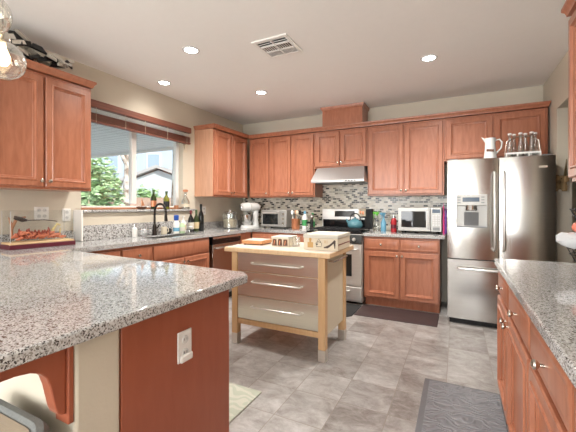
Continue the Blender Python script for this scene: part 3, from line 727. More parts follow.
# ---------------------------------------------------------------- small things on the back counters
def lathe_thing(name, label, cat, loc, parts, group=None, rz=0):
    t = thing(name, label, cat, loc, rz, group)
    for pn_, prof_, mt in parts: obj(pn_, MB().lathe(prof_, (0, 0, 0), 20), mt, t)
    return t
lathe_thing('glass_canister', 'large clear glass canister with steel lid left of the stand mixer', 'canister', (-3.11, 4.19, IT),
    [('jar', [(0.095, 0.001), (0.112, 0.012), (0.115, 0.12), (0.115, 0.222), (0.09, 0.235), (0.085, 0.235), (0.110, 0.218), (0.110, 0.12), (0.107, 0.015), (0.09, 0.008)], 'clear_glass'),
     ('lid', [(0.088, 0.236), (0.09, 0.252), (0.05, 0.262), (0.012, 0.264), (0.016, 0.285), (0.008, 0.29)], 'steel_bright')])
o = thing('flour', 'pale flour filling the bottom of the glass canister', 'flour', (-3.11, 4.19, IT+0.013)); obj('heap', MB().lathe([(0.088, 0), (0.1, 0.01), (0.104, 0.12), (0.06, 0.135), (0.01, 0.137)]), 'cream', o)
lathe_thing('utensil_crock', 'copper coloured crock holding utensils, right of toaster oven', 'crock', (-2.13, 4.47, IT),
    [('pot', [(0.055, 0.0), (0.062, 0.02), (0.066, 0.15), (0.069, 0.155), (0.061, 0.152), (0.055, 0.03), (0.01, 0.02)], 'copper')])
specs = [('white plastic spatula', 'spatula', -0.025, -0.02, -0.036, 'white_plastic'), ('wooden spoon', 'spoon', 0.0, 0.0, 0.0, 'board_wood'), ('cream ladle', 'ladle', 0.02, -0.035, 0.012, 'cream'), ('black turner', 'turner', 0.03, 0.02, 0.034, 'black_matte'), ('pale wooden fork', 'fork', -0.012, 0.05, -0.012, 'board_top')]
pos_words = ['leaning furthest left in the copper crock', 'standing in middle of the copper crock', 'standing right of centre in the copper crock', 'leaning right in the copper crock', 'at the back of the copper crock']
for (lb, ct_, x, y, lx, mt), pw in zip(specs, pos_words):
    t = thing(lb.split(' ')[-1], lb+' '+pw, ct_, (-2.13+x*0.7, 4.47+y*0.6, IT+0.032), 0, 'utensils in the copper crock')
    top = (lx*1.1, 0.01, 0.215)
    obj('handle', MB().tube([(0, 0, 0), (lx*0.8, 0.005, 0.165)], 0.006, 8), mt, t)
    obj('head', MB().ball(top, 0.03, 12, (0.8, 0.3, 1.25)), mt, t)
lathe_thing('detergent_bottle', 'white bottle with green label left of the range', 'bottle', (-2.005, 4.52, IT),
    [('bottle', [(0.038, 0), (0.042, 0.01), (0.042, 0.17), (0.02, 0.21), (0.018, 0.225)], 'white_plastic'), ('label', [(0.0428, 0.05), (0.0428, 0.14)], 'label_green'), ('cap', [(0.02, 0.226), (0.02, 0.26), (0.012, 0.27)], 'sky_blue')])
lathe_thing('sauce_bottle', 'pale green bottle with dark green cap beside the white detergent bottle', 'bottle', (-1.93, 4.63, IT),
    [('bottle', [(0.036, 0), (0.04, 0.01), (0.04, 0.13), (0.02, 0.18), (0.016, 0.2)], 'pale_green'), ('label', [(0.0407, 0.04), (0.0407, 0.11)], 'label_green'), ('cap', [(0.018, 0.201), (0.018, 0.235), (0.01, 0.24)], 'label_green')])
lathe_thing('pepper_mill', 'dark pepper mill at left edge of the range', 'pepper mill', (-1.885, 4.5, IT),
    [('mill_body', [(0.028, 0), (0.03, 0.02), (0.02, 0.07), (0.026, 0.13), (0.018, 0.15)], 'black_matte'), ('mill_top', [(0.018, 0.151), (0.03, 0.18), (0.022, 0.21), (0.008, 0.215), (0.01, 0.23)], 'steel_bright')])
lathe_thing('oil_jar', 'short clear jar with steel lid in front of the pepper mill', 'jar', (-1.88, 4.36, IT),
    [('jar', [(0.03, 0), (0.034, 0.008), (0.034, 0.08), (0.026, 0.095)], 'clear_glass'), ('lid', [(0.028, 0.096), (0.028, 0.12), (0.01, 0.122)], 'black_matte')])
# kettle
kt = thing('tea_kettle', 'teal blue enamel tea kettle on the right rear burner', 'kettle', (-1.27, 4.59, 0.955), math.radians(-20))
obj('pot', MB().lathe([(0.085, 0), (0.1, 0.015), (0.105, 0.05), (0.085, 0.095), (0.05, 0.115), (0.045, 0.118)], (0, 0, 0), 24), 'teal', kt)
obj('lid', MB().lathe([(0.046, 0.119), (0.035, 0.128), (0.01, 0.132), (0.014, 0.145), (0.006, 0.152)]), 'teal', kt)
obj('spout', MB().tube([(-0.085, 0, 0.05), (-0.125, 0, 0.08), (-0.15, 0, 0.115)], [0.024, 0.016, 0.011], 12), 'teal', kt)
obj('handle', MB().tube([(-0.07, 0, 0.1)] + [(0.085*math.cos(a)*-1, 0, 0.115+0.085*math.sin(a)) for a in [PI*i/8 for i in range(9)]] + [(0.07, 0, 0.1)], 0.008, 8), 'black_matte', kt)
pf = thing('picture_tile', 'small cream picture tile propped on the range backguard', 'picture', (-1.21, 4.745, 1.09))
obj('frame', box(-0.05, 0.05, -0.006, 0.0, 0.02, 0.13), 'cream', pf, bevel=0.003)
obj('printed_motif', MB().box(-0.03, -0.012, -0.0075, -0.0065, 0.05, 0.1).box(0.0, 0.028, -0.0075, -0.0065, 0.045, 0.09), 'copper', pf)
obj('stand', box(-0.04, 0.04, -0.0055, 0.02, 0.0, 0.0195), 'black_matte', pf)
def spray(label, loc, body, top, rz=0, h=0.2):
    t = thing('spray_bottle', label, 'spray bottle', loc, rz)
    obj('bottle', MB().lathe([(0.032, 0), (0.036, 0.01), (0.036, h*0.6), (0.015, h*0.85), (0.013, h)], (0, 0, 0), 18), body, t)
    n_ = MB(); n_.box(-0.055, 0.025, -0.012, 0.012, h+0.022, h+0.052); n_.lathe([(0.016, h), (0.016, h+0.022)], (0, 0, 0), 12)
    obj('nozzle', n_, top, t, bevel=0.003)
    obj('trigger', MB().tube([(-0.03, 0, h+0.022), (-0.045, 0, h), (-0.04, 0, h-0.03)], 0.005, 6), top, t)
    return t
spray('clear spray bottle with bright green nozzle right of the range', (-0.985, 4.66, IT), 'clear_glass', 'bright_green', 0.4, 0.21)
spray('blue spray bottle beside the green nozzled one, left of microwave', (-0.885, 4.6, IT), 'sky_blue', 'sky_blue', 1.0, 0.2)
t = lathe_thing('red_canister', 'bright red canister with chrome valve left of the microwave', 'canister', (-0.738, 4.52, IT),
    [('cylinder', [(0.036, 0), (0.038, 0.008), (0.038, 0.15), (0.02, 0.178), (0.014, 0.185)], 'red'), ('valve', [(0.014, 0.186), (0.02, 0.19), (0.02, 0.21), (0.01, 0.225)], 'chrome'), ('label', [(0.0386, 0.05), (0.0386, 0.1)], 'maroon')])
for lab, x, y, z, mt in (('magenta folded bag wedged between microwave and refrigerator', -0.147, 4.46, 0.34, 'magenta'), ('purple folded bag between magenta bag and refrigerator', -0.125, 4.475, 0.29, 'purple')):
    t = thing('folded_bag', lab, 'bag', (x, y, IT))
    b_ = MB(); b_.rings([[(-0.009*s_, 0, zz), (0.009*s_, 0, zz), (0.010*s_, 0.11, zz), (0.0, 0.17, zz), (-0.010*s_, 0.11, zz)] for zz, s_ in ((0, 1), (0.1, 1.05), (0.2, 0.85), (z*0.93, 0.6), (z*0.97, 0.9))])
    obj('bag_body', b_, mt, t)
    obj('bag_handle', MB().tube([(0, 0.03, z*0.96), (0.002, 0.035, z+0.01), (0, 0.06, z+0.03), (0, 0.085, z+0.01), (0, 0.09, z*0.96)], 0.003, 6), mt, t)

# top of the refrigerator
pt = thing('pitcher', 'white pitcher with dark printed band standing on the refrigerator', 'pitcher', (0.318, 4.22, 1.7355))
obj('jug', MB().lathe([(0.06, 0), (0.064, 0.01), (0.055, 0.1), (0.048, 0.19), (0.052, 0.235), (0.055, 0.25), (0.048, 0.24), (0.044, 0.19), (0.05, 0.1), (0.05, 0.02), (0.01, 0.015)], (0, 0, 0), 24), 'white_gloss', pt)
obj('spout', MB().prism([(-0.045, 0.2), (-0.085, 0.27), (-0.045, 0.25)], 'Y', -0.012, 0.012), 'white_gloss', pt, bevel=0.004)
obj('handle', MB().tube([(0.05, 0, 0.225), (0.085, 0, 0.235), (0.11, 0, 0.2), (0.1, 0, 0.14), (0.053, 0, 0.08)], 0.008, 10), 'white_gloss', pt)
obj('printed_band', MB().prism([(-0.038, 0.105), (0.03, 0.098), (0.03, 0.124), (-0.038, 0.131)], 'Y', -0.058, -0.048), 'dark_brown', pt)
cr = thing('bottle_carrier', 'white wooden bottle carrier on top of the refrigerator', 'bottle carrier', (0.61, 4.25, 1.7355))
c_ = MB()
c_.box(-0.15, 0.15, -0.065, 0.065, 0, 0.008)
for y in (-0.065, 0.057):
    c_.box(-0.15, 0.15, y, y+0.008, 0.008, 0.026); c_.box(-0.15, 0.15, y, y+0.008, 0.062, 0.08)
    for x in (-0.15, -0.052, 0.044, 0.142): c_.box(x, x+0.01, y, y+0.008, 0.026, 0.062)
for x in (-0.15, 0.142): c_.box(x, x+0.008, -0.057, 0.057, 0.008, 0.08)
obj('crate', c_, 'white_paint', cr)
obj('carry_handle', MB().tube([(-0.156, 0, 0.06), (-0.14, 0, 0.2), (-0.06, 0, 0.25), (0.06, 0, 0.25), (0.14, 0, 0.2), (0.156, 0, 0.06)], 0.006, 8), 'nickel', cr)
b0 = None
bl = [(-0.115, -0.03, 'leftmost at front of the white carrier'), (-0.02, -0.03, 'second from left at front of the white carrier'), (0.075, -0.03, 'second from right at front of the white carrier'), (-0.07, 0.03, 'back row, left, in the white carrier'), (0.03, 0.03, 'back row, middle, in the white carrier'), (0.115, 0.03, 'rightmost, back row, in the white carrier')]
for x, y, lb in bl:
    if b0 is None:
        b0 = thing('milk_bottle', '', 'bottle'); o = b0
        obj('glass', MB().lathe([(0.024, 0), (0.0275, 0.004), (0.028, 0.12), (0.025, 0.16), (0.015, 0.215), (0.014, 0.245), (0.018, 0.25), (0.018, 0.262), (0.012, 0.262), (0.012, 0.215), (0.023, 0.155), (0.026, 0.12), (0.026, 0.01)], (0, 0, 0), 18), 'clear_glass', b0)
        obj('cap', MB().lathe([(0.0185, 0.263), (0.0185, 0.275), (0.01, 0.28)], (0, 0, 0), 16), 'white_plastic', b0)
    else: o = copy_thing(b0)
    o.location = (0.61+x, 4.25+y, 1.7435+0.0005); o['label'] = 'clear glass milk bottle '+lb; o['group'] = 'milk bottles in the carrier'
t = thing('shallow_dish', 'small tan dish lying on top of refrigerator left of pitcher', 'dish', (0.19, 4.22, 1.7355)); obj('bowl', MB().lathe([(0.03, 0), (0.06, 0.018), (0.062, 0.02), (0.055, 0.018), (0.028, 0.006)]), 'terracotta', t)

# ---------------------------------------------------------------- window wall things
bd = thing('window_blind', 'raised wooden slat blind across the top of the kitchen window', 'blind', (-3.329, 2.08, 2.115))
obj('headrail', box(0, 0.06, 0, 1.445, 0.14, 0.215), 'blind_wood', bd, bevel=0.008, bseg=3)
sl = MB()
for k in range(9): sl.box(0.006, 0.052, 0.012, 1.43, 0.008+k*0.0088, 0.0115+k*0.0088)
obj('slat_stack', sl, 'blind_wood', bd)
obj('bottom_rail', box(0.004, 0.055, 0.01, 1.432, -0.012, 0.006), 'blind_wood', bd, bevel=0.003)
sl = MB()
for k in range(3): sl.box(0.012, 0.05, 0.015, 1.425, 0.094+k*0.015, 0.0955+k*0.015)
obj('loose_slats', sl, 'white_paint', bd)
cd = MB()
for y in (0.08, 0.42, 0.68, 1.02, 1.36):
    for x in (0.004, 0.055): cd.tube([(x, y, -0.01), (x, y, 0.14)], 0.002, 5)
obj('ladder_cords', cd, 'cream', bd)
obj('pull_cord', MB().tube([(0.03, 0.02, -0.01), (0.032, 0.022, -0.4), (0.03, 0.02, -0.8)], 0.002, 5).lathe([(0.003, -0.8), (0.007, -0.82), (0.006, -0.84)], (0.03, 0.02, 0), 8), 'cream', bd)
br = thing('curtain_bracket', 'short pale bracket beneath right end of wooden blind', 'bracket', (-3.329, 3.44, 1.99)); obj('arm', MB().prism([(0, 0), (0, 0.11), (0.03, 0.11)], 'Y', 0, 0.05), 'cream', br)
# bottles
def bottle(name, label, loc, h, r, mats, lab=True, group=None):
    t = thing(name, label, 'bottle', loc, 0, group)
    obj('glass', MB().lathe([(r*0.9, 0), (r, 0.006), (r, h*0.55), (r*0.85, h*0.64), (r*0.38, h*0.76), (r*0.34, h*0.97), (r*0.4, h*0.975), (r*0.4, h)], (0, 0, 0), 20), mats[0], t)
    if mats[1]: obj('foil', MB().lathe([(r*0.37, h*0.8), (r*0.43, h*0.965), (r*0.43, h*1.004), (r*0.2, h*1.006)], (0, 0, 0), 16), mats[1], t)
    if mats[2]: obj('label', MB().lathe([(r*1.015, h*0.14), (r*1.015, h*0.44)], (0, 0, 0), 20), mats[2], t)
    return t
LZ = 1.2161
bottle('wine_bottle', 'dark green wine bottle on window ledge directly behind the faucet', (-3.268, 2.875, LZ), 0.235, 0.034, ('green_bottle', 'foil_green', 'copper'))
bottle('wine_bottle', 'olive yellow wine bottle on window ledge right of the faucet', (-3.268, 3.075, LZ), 0.225, 0.037, ('olive_bottle', 'foil_green', 'black_matte'))
bottle('wine_bottle', 'dark wine bottle with red foil, leftmost of three on counter by outlet', (-3.12, 3.35, IT), 0.285, 0.037, ('black_bottle', 'foil_red', 'label_white'))
bottle('wine_bottle', 'dark green wine bottle, middle of three on counter by outlet', (-3.12, 3.452, IT), 0.29, 0.036, ('green_bottle', 'foil_green', 'label_tan'))
bottle('wine_bottle', 'tall black wine bottle, rightmost of three on counter by outlet', (-3.12, 3.545, IT), 0.365, 0.038, ('black_bottle', 'black_matte', None))
bo = thing('boat_ornament', 'small wooden boat ornament on window ledge left of the faucet', 'ornament', (-3.265, 2.70, LZ), PI/2)
obj('hull', MB().rings([[(-l_, -w_*0.3, z), (-l_*0.5, -w_, z), (l_*0.5, -w_, z), (l_, -w_*0.3, z), (l_, w_*0.3, z), (l_*0.5, w_, z), (-l_*0.5, w_, z), (-l_, w_*0.3, z)] for z, l_, w_ in ((0, 0.045, 0.015), (0.02, 0.062, 0.03), (0.034, 0.072, 0.034))]), 'dark_brown', bo, bevel=0.002)
obj('mast', MB().tube([(0, 0, 0.034), (0, 0, 0.13)], 0.003, 6), 'board_wood', bo)
obj('sail', MB().prism([(0.004, 0.04), (0.045, 0.045), (0.004, 0.12)], 'Y', -0.002, 0.002), 'terracotta', bo)
lathe_thing('glass_decanter', 'tall clear glass decanter with copper stopper at right end of ledge', 'decanter', (-3.262, 3.40, LZ),
    [('flask', [(0.05, 0), (0.055, 0.008), (0.055, 0.1), (0.02, 0.165), (0.017, 0.21), (0.024, 0.225), (0.015, 0.215), (0.017, 0.16), (0.051, 0.1), (0.051, 0.012)], 'clear_glass'), ('stopper', [(0.016, 0.226), (0.034, 0.232), (0.036, 0.255), (0.02, 0.262)], 'copper'), ('label', [(0.0556, 0.03), (0.0556, 0.07)], 'cream')])
lathe_thing('candle_holder', 'small terracotta candle holder on ledge left of the decanter', 'candle holder', (-3.268, 3.24, LZ), [('cup', [(0.025, 0), (0.03, 0.05), (0.026, 0.05), (0.02, 0.01)], 'terracotta'), ('candle', [(0.018, 0.011), (0.018, 0.045), (0.01, 0.047)], 'cream')])
# faucet and sink
fc = thing('kitchen_faucet', 'dark bronze gooseneck faucet behind the sink', 'faucet', (-3.155, 2.79, IT))
obj('base', MB().lathe([(0.03, 0), (0.03, 0.012), (0.024, 0.02), (0.023, 0.10), (0.019, 0.12), (0.014, 0.13)]), 'bronze', fc)
obj('gooseneck', MB().tube([(0, 0, 0.12), (0, 0, 0.27)] + [(0.09-0.09*math.cos(a), 0, 0.27+0.095*math.sin(a)) for a in [PI*i/10 for i in range(1, 11)]] + [(0.18, 0, 0.245)], 0.0125, 12), 'bronze', fc)
obj('spray_head', MB().tube([(0.18, 0, 0.25), (0.182, 0, 0.2), (0.183, 0, 0.165)], [0.014, 0.018, 0.02], 12), 'bronze', fc)
obj('lever_handle', MB().tube([(0, 0.02, 0.08), (0, 0.05, 0.09), (0.01, 0.065, 0.13)], [0.013, 0.009, 0.007], 8), 'bronze', fc)
sk = thing('kitchen_sink', 'undermount steel sink basin set in the window counter', 'sink', (-2.95, 2.835, 0.70))
m_ = MB(); a_, b_ = 0.1495, 0.3645
m_.box(-a_, a_, -b_, b_, 0, 0.004); m_.box(-a_, -a_+0.004, -b_, b_, 0.004, 0.205); m_.box(a_-0.004, a_, -b_, b_, 0.004, 0.205)
m_.box(-a_+0.004, a_-0.004, -b_, -b_+0.004, 0.004, 0.205); m_.box(-a_+0.004, a_-0.004, b_-0.004, b_, 0.004, 0.205); m_.box(-a_+0.004, a_-0.004, -0.01, 0.01, 0.004, 0.17)
obj('basin', m_, 'steel_bright', sk)
for y in (-0.18, 0.18): obj('drain', MB().lathe([(0.04, 0.0042), (0.04, 0.007), (0.02, 0.006)], (0, y, 0), 16), 'chrome', sk)
# sink side things
cdy = thing('sponge_caddy', 'white and chrome sponge caddy left of the faucet', 'caddy', (-3.14, 2.63, IT))
m_ = MB()
for z in (0.012, 0.045, 0.075): m_.tube([(0.045*math.cos(a), 0.06*math.sin(a), z) for a in [2*PI*i/16 for i in range(16)]], 0.0028, 6, True)
for k in range(8): m_.tube([(0.045*math.cos(k*PI/4), 0.06*math.sin(k*PI/4), 0.0), (0.045*math.cos(k*PI/4), 0.06*math.sin(k*PI/4), 0.075)], 0.0022, 5)
obj('wire_basket', m_, 'chrome', cdy)
sp = thing('sponge', 'pale sponge sitting in the sponge caddy', 'sponge', (-3.14, 2.63, IT+0.016), 0.5); obj('block', box(-0.022, 0.022, -0.042, 0.042, 0, 0.06), 'cloth_white', sp, bevel=0.008)
lathe_thing('soap_dispenser', 'small white soap dispenser beside the sponge caddy', 'soap dispenser', (-3.175, 2.535, IT), [('bottle', [(0.026, 0), (0.028, 0.006), (0.028, 0.09), (0.012, 0.105)], 'white_plastic'), ('pump', [(0.009, 0.106), (0.009, 0.13), (0.018, 0.132), (0.018, 0.14)], 'chrome')])
def mug(label, loc, r, h, mt, rz=0):
    t = thing('mug', label, 'mug', loc, rz)
    obj('cup', MB().lathe([(r*0.85, 0), (r, 0.01), (r, h), (r*0.92, h), (r*0.9, 0.012), (r*0.1, 0.01)], (0, 0, 0), 20), mt, t)
    obj('handle', MB().tube([(r*0.97, 0, h*0.8), (r*1.6, 0, h*0.78), (r*1.7, 0, h*0.4), (r*0.97, 0, h*0.22)], 0.005, 8), mt, t)
    return t
mug('beige mug on the counter just right of the faucet', (-3.155, 2.93, IT), 0.034, 0.09, 'cream', 0.4)
mug('small black mug between the beige mug and blue topped bottle', (-3.17, 3.025, IT), 0.022, 0.065, 'black_matte', 0.2)
lathe_thing('cleaner_bottle', 'white bottle with bright blue cap under the olive wine bottle', 'bottle', (-3.10, 3.075, IT), [('bottle', [(0.034, 0), (0.037, 0.008), (0.037, 0.13), (0.022, 0.16)], 'white_plastic'), ('label', [(0.0376, 0.03), (0.0376, 0.075)], 'sky_blue'), ('cap', [(0.023, 0.161), (0.03, 0.17), (0.03, 0.225), (0.02, 0.23)], 'blue')])
lathe_thing('dish_soap', 'pale green dish soap bottle right of the blue capped bottle', 'bottle', (-3.06, 3.135, IT), [('bottle', [(0.03, 0), (0.034, 0.006), (0.034, 0.1), (0.014, 0.13)], 'pale_green'), ('label', [(0.0346, 0.03), (0.0346, 0.08)], 'label_white'), ('cap', [(0.014, 0.131), (0.013, 0.16), (0.006, 0.165)], 'white_plastic')])
lathe_thing('lotion_bottle', 'white pump bottle next to the leftmost counter wine bottle', 'bottle', (-3.15, 3.245, IT), [('bottle', [(0.034, 0), (0.037, 0.006), (0.037, 0.13), (0.014, 0.16)], 'white_gloss'), ('label', [(0.0376, 0.035), (0.0376, 0.10)], 'label_tan'), ('pump', [(0.012, 0.161), (0.01, 0.2), (0.024, 0.203), (0.024, 0.215)], 'white_plastic')])
lathe_thing('small_jar', 'short clear jar in front of white pump bottle by the sink', 'jar', (-3.03, 3.24, IT), [('jar', [(0.025, 0), (0.03, 0.005), (0.03, 0.06), (0.025, 0.07)], 'clear_glass'), ('lid', [(0.027, 0.071), (0.027, 0.085), (0.01, 0.087)], 'white_plastic')])

# display case
dc = thing('display_case', 'clear acrylic display case on maroon base on the peninsula', 'display case', (-3.12, 1.565, IT), math.radians(90-6))
obj('base', box(-0.27, 0.27, -0.10, 0.10, 0, 0.035), 'maroon', dc, bevel=0.003)
obj('base_top', box(-0.262, 0.262, -0.092, 0.092, 0.0352, 0.05), 'sand', dc, bevel=0.003)
m_ = MB(); a_, b_, h_ = 0.258, 0.088, 0.30
m_.box(-a_, a_, -b_, -b_+0.003, 0.0505, h_); m_.box(-a_, a_, b_-0.003, b_, 0.0505, h_); m_.box(-a_, -a_+0.003, -b_+0.003, b_-0.003, 0.0505, h_); m_.box(a_-0.003, a_, -b_+0.003, b_-0.003, 0.0505, h_); m_.box(-a_, a_, -b_, b_, h_, h_+0.003)
obj('acrylic_cover', m_, 'acrylic', dc)
m_ = MB()
for sx in (-a_, a_):
    for sy in (-b_, b_): m_.box(sx-0.0018, sx+0.0018, sy-0.0018, sy+0.0018, 0.0505, h_)
obj('cover_edges', m_, 'light_grey', dc)
dm = thing('model_scene', 'red and orange sculpted creature model inside the acrylic case', 'model', (-3.12, 1.565, CT+0.053), math.radians(90-6))
m_ = MB(); rnd = random.Random(11)
for k in range(46):
    x = -0.20+0.38*k/45; hgt = 0.03+0.035*math.exp(-((x+0.12)/0.07)**2)+0.02*math.exp(-((x-0.05)/0.06)**2)
    y = rnd.uniform(-0.035, 0.03); l_ = rnd.uniform(0.015, 0.035); z = rnd.uniform(0.016, hgt)
    m_.tube([(x-l_, y, max(0.014, z-0.012)), (x, y+rnd.uniform(-0.01, 0.01), z), (x+l_, y+rnd.uniform(-0.01, 0.01), max(0.014, z-rnd.uniform(-0.01, 0.015)))], [0.004, rnd.uniform(0.008, 0.012), 0.004], 7)
obj('creature_body', m_, 'coral', dm)
m_ = MB()
for k in range(15):
    x = -0.19+0.26*k/14; m_.tube([(x, 0.02, 0.03), (x+0.012, rnd.uniform(-0.02, 0.02), 0.045+rnd.uniform(0.0, 0.035)), (x+0.03, rnd.uniform(-0.05, -0.02), 0.02)], [0.006, 0.008, 0.003], 6)
obj('creature_limbs', m_, 'rust_red', dm)
m_ = MB(); m_.tube([(-0.20, 0.05, 0.015), (-0.2, 0.05, 0.08), (-0.16, 0.05, 0.14), (-0.09, 0.05, 0.15)], [0.012, 0.014, 0.012, 0.005], 8); m_.tube([(-0.2, 0.05, 0.1), (-0.225, 0.04, 0.15)], [0.012, 0.005], 6)
obj('left_coral', m_, 'terracotta', dm)
m_ = MB(); m_.tube([(0.12, 0.04, 0.015), (0.13, 0.04, 0.06), (0.17, 0.04, 0.1), (0.2, 0.04, 0.09)], [0.012, 0.012, 0.008, 0.005], 8); m_.tube([(0.19, 0.04, 0.015), (0.2, 0.04, 0.07)], [0.01, 0.006], 6)
obj('right_coral', m_, 'straw', dm)
m_ = MB(); m_.tube([(-0.2, 0.0, 0.15), (-0.14, -0.01, 0.135), (-0.1, 0.0, 0.13)], [0.012, 0.016, 0.006], 7); m_.tube([(-0.1, 0.0, 0.13), (0.05, 0.02, 0.13), (0.16, 0.02, 0.118)], 0.003, 6)
obj('floating_rod', m_, 'ink', dm); dm.scale = (0.87, 1, 1.3)

dc.scale = (0.87, 1, 1)
# sculpture on top of the wall cabinet
sc_ = thing('metal_sculpture', 'black and silver jagged metal sculpture on top of left wall cabinet', 'sculpture', (-3.08, 1.42, 2.3875))
for mt, nme, n_, sd in (('shard_silver', 'silver_shards', 52, 3), ('shard_black', 'black_shards', 28, 5)):
    rnd = random.Random(sd); m_ = MB()
    for k in range(n_):
        cx_ = rnd.uniform(-0.08, 0.08); cy_ = -0.36+0.68*k/(n_-1); lim = 0.235-0.13*abs((cy_+0.05)/0.4)
        cz_ = rnd.uniform(0.06, lim)
        q = Matrix.Translation((cx_, cy_, cz_)) @ Matrix.Rotation(rnd.uniform(-0.45, 0.45), 4, 'X') @ Matrix.Rotation(rnd.uniform(-0.5, 0.5), 4, 'Y') @ Matrix.Rotation(rnd.uniform(-0.5, 0.5), 4, 'Z')
        l_ = rnd.uniform(0.035, 0.085); w_ = rnd.uniform(0.012, 0.024); t_ = 0.008
        poly = [(-w_*rnd.uniform(0.4, 1.2), -l_), (w_*rnd.uniform(0.3, 1.2), -l_*rnd.uniform(0.6, 1)), (w_*rnd.uniform(0.6, 1.4), l_*rnd.uniform(0.4, 1)), (-w_*rnd.uniform(0.5, 1.2), l_)]
        m_.rings([[(q @ Vector((z, y, u)))for u, y in poly] for z in (-t_, t_)])
    for v_ in m_.bm.verts: v_.co.z = min(max(v_.co.z, 0.0), 0.27)
    obj(nme, m_, mt, sc_)
obj('base_rod', box(-0.05, 0.05, -0.25, 0.25, 0, 0.008), 'shard_black', sc_)

# ---------------------------------------------------------------- island cart
ic = thing('kitchen_island_cart', 'birch island cart with three stainless drawers in the middle of the floor', 'kitchen cart', (-1.85, 2.515, 0))
IW, ID = 0.91, 0.57
for x in (0, IW-0.06):
    for y in (0, ID-0.06):
        lg = obj('leg', box(x, x+0.06, y, y+0.06, 0.095, 0.842), 'leg_wood', ic, bevel=0.003)
        obj('foot', box(x-0.001, x+0.061, y-0.001, y+0.061, 0.0, 0.095), 'steel_warm', lg, bevel=0.002)
obj('worktop', box(-0.045, IW+0.06, -0.055, ID+0.05, 0.843, 0.882), 'birch_wood', ic, bevel=0.005)
obj('worktop_surface', box(-0.040, IW+0.055, -0.05, ID+0.045, 0.8822, 0.8835), 'board_top', ic)
DZ = [(0.672, 0.832), (0.452, 0.664), (0.238, 0.444)]
m_ = MB(); m_.box(0.06, IW-0.06, 0.03, ID-0.02, 0.235, 0.84)
obj('carcass', m_, 'leg_wood', ic)
obj('side_panel', box(IW-0.045, IW-0.015, 0.06, ID-0.06, 0.19, 0.842), 'cream', ic); obj('side_panel', box(0.015, 0.045, 0.06, ID-0.06, 0.19, 0.842), 'cream', ic)
for z0, z1 in DZ:
    d_ = obj('drawer', box(0.062, IW-0.062, 0.008, 0.029, z0, z1), 'steel_warm', ic, bevel=0.003)
    hz = z1-0.085 if z1 > 0.8 else z1-0.08
    bar(d_, [(0.225, 0.008, hz), (0.228, -0.028, hz), (0.235, -0.036, hz), (0.695, -0.036, hz), (0.702, -0.028, hz), (0.705, 0.008, hz)], 0.0075)
obj('lower_rail', box(0.06, IW-0.06, 0.012, 0.05, 0.185, 0.232), 'leg_wood', ic, bevel=0.003); obj('lower_rail', box(0.06, IW-0.06, ID-0.05, ID-0.012, 0.185, 0.232), 'leg_wood', ic)
obj('towel_bar', MB().tube([(IW, 0.09, 0.80), (IW+0.04, 0.09, 0.80), (IW+0.045, 0.12, 0.80), (IW+0.045, 0.44, 0.80), (IW+0.04, 0.47, 0.80), (IW, 0.47, 0.80)], 0.007, 8), 'steel_bright', ic)
IZ = 0.8838
cbx = thing('cutting_board', 'thick wooden cutting board at left end of the island cart', 'cutting board', (-1.75, 2.80, IZ), 0.08)
obj('block', box(-0.11, 0.11, -0.115, 0.115, 0.008, 0.042), 'board_wood', cbx, bevel=0.004); obj('top_face', box(-0.105, 0.105, -0.11, 0.11, 0.0422, 0.0435), 'board_top', cbx)
ft = MB(); [ft.lathe([(0.012, 0), (0.012, 0.0078)], (x, y, 0), 10) for x in (-0.09, 0.09) for y in (-0.09, 0.09)]; obj('feet', ft, 'black_matte', cbx)
nb = thing('printed_box', 'low cream box with brown printed panels in the middle of island cart', 'box', (-1.46, 2.80, IZ), 0.08)
obj('box_body', box(-0.085, 0.085, -0.085, 0.12, 0, 0.07), 'cream', nb, bevel=0.003); obj('lid', box(-0.09, 0.09, -0.09, 0.125, 0.0705, 0.088), 'label_white', nb, bevel=0.003)
for k in range(3):
    m_ = MB(); x = -0.078+k*0.054; m_.prism([(x, 0.006), (x+0.046, 0.006), (x+0.042, 0.064), (x+0.023, 0.066 if k != 1 else 0.069), (x+0.004, 0.064)], 'Y', -0.0875, -0.0855)
    q_ = obj('printed_panel', m_, 'dark_brown', nb)
    obj('panel_motif', MB().prism([(x+0.013, 0.012), (x+0.02, 0.012), (x+0.027, 0.05), (x+0.02, 0.056)], 'Y', -0.0885, -0.0878), 'copper', q_)
lathe_thing('glass_tumbler', 'clear glass tumbler between the two cream boxes on island cart', 'glass', (-1.31, 2.76, IZ), [('cup', [(0.03, 0), (0.033, 0.004), (0.037, 0.085), (0.034, 0.085), (0.03, 0.01), (0.004, 0.008)], 'clear_glass')])
lathe_thing('glass_tumbler', 'second clear glass tumbler further back between the cream boxes', 'glass', (-1.26, 2.90, IZ), [('cup', [(0.03, 0), (0.033, 0.004), (0.037, 0.085), (0.034, 0.085), (0.03, 0.01), (0.004, 0.008)], 'clear_glass')])
sb = thing('shoe_print_box', 'large cream keepsake box printed with perfume, handbag and high heel on island cart', 'box', (-1.02, 2.62, IZ), 0.03)
obj('box_body', box(-0.15, 0.15, 0, 0.38, 0, 0.10), 'cream', sb, bevel=0.003); obj('lid', box(-0.154, 0.154, -0.004, 0.384, 0.101, 0.132), 'label_white', sb, bevel=0.003)
obj('side_stripe', box(0.1502, 0.1512, 0.01, 0.37, 0.045, 0.053), 'dark_red_line', sb)
y_ = -0.0025
m_ = MB(); m_.box(-0.115, -0.065, y_, -0.0005, 0.02, 0.065); m_.box(-0.098, -0.082, y_, -0.0005, 0.065, 0.082); m_.lathe([(0.012, 0), (0.012, 0.002)], (-0.09, -0.0005, 0.09), 12, 'Y')
obj('perfume_print', m_, 'gold_ink', sb)
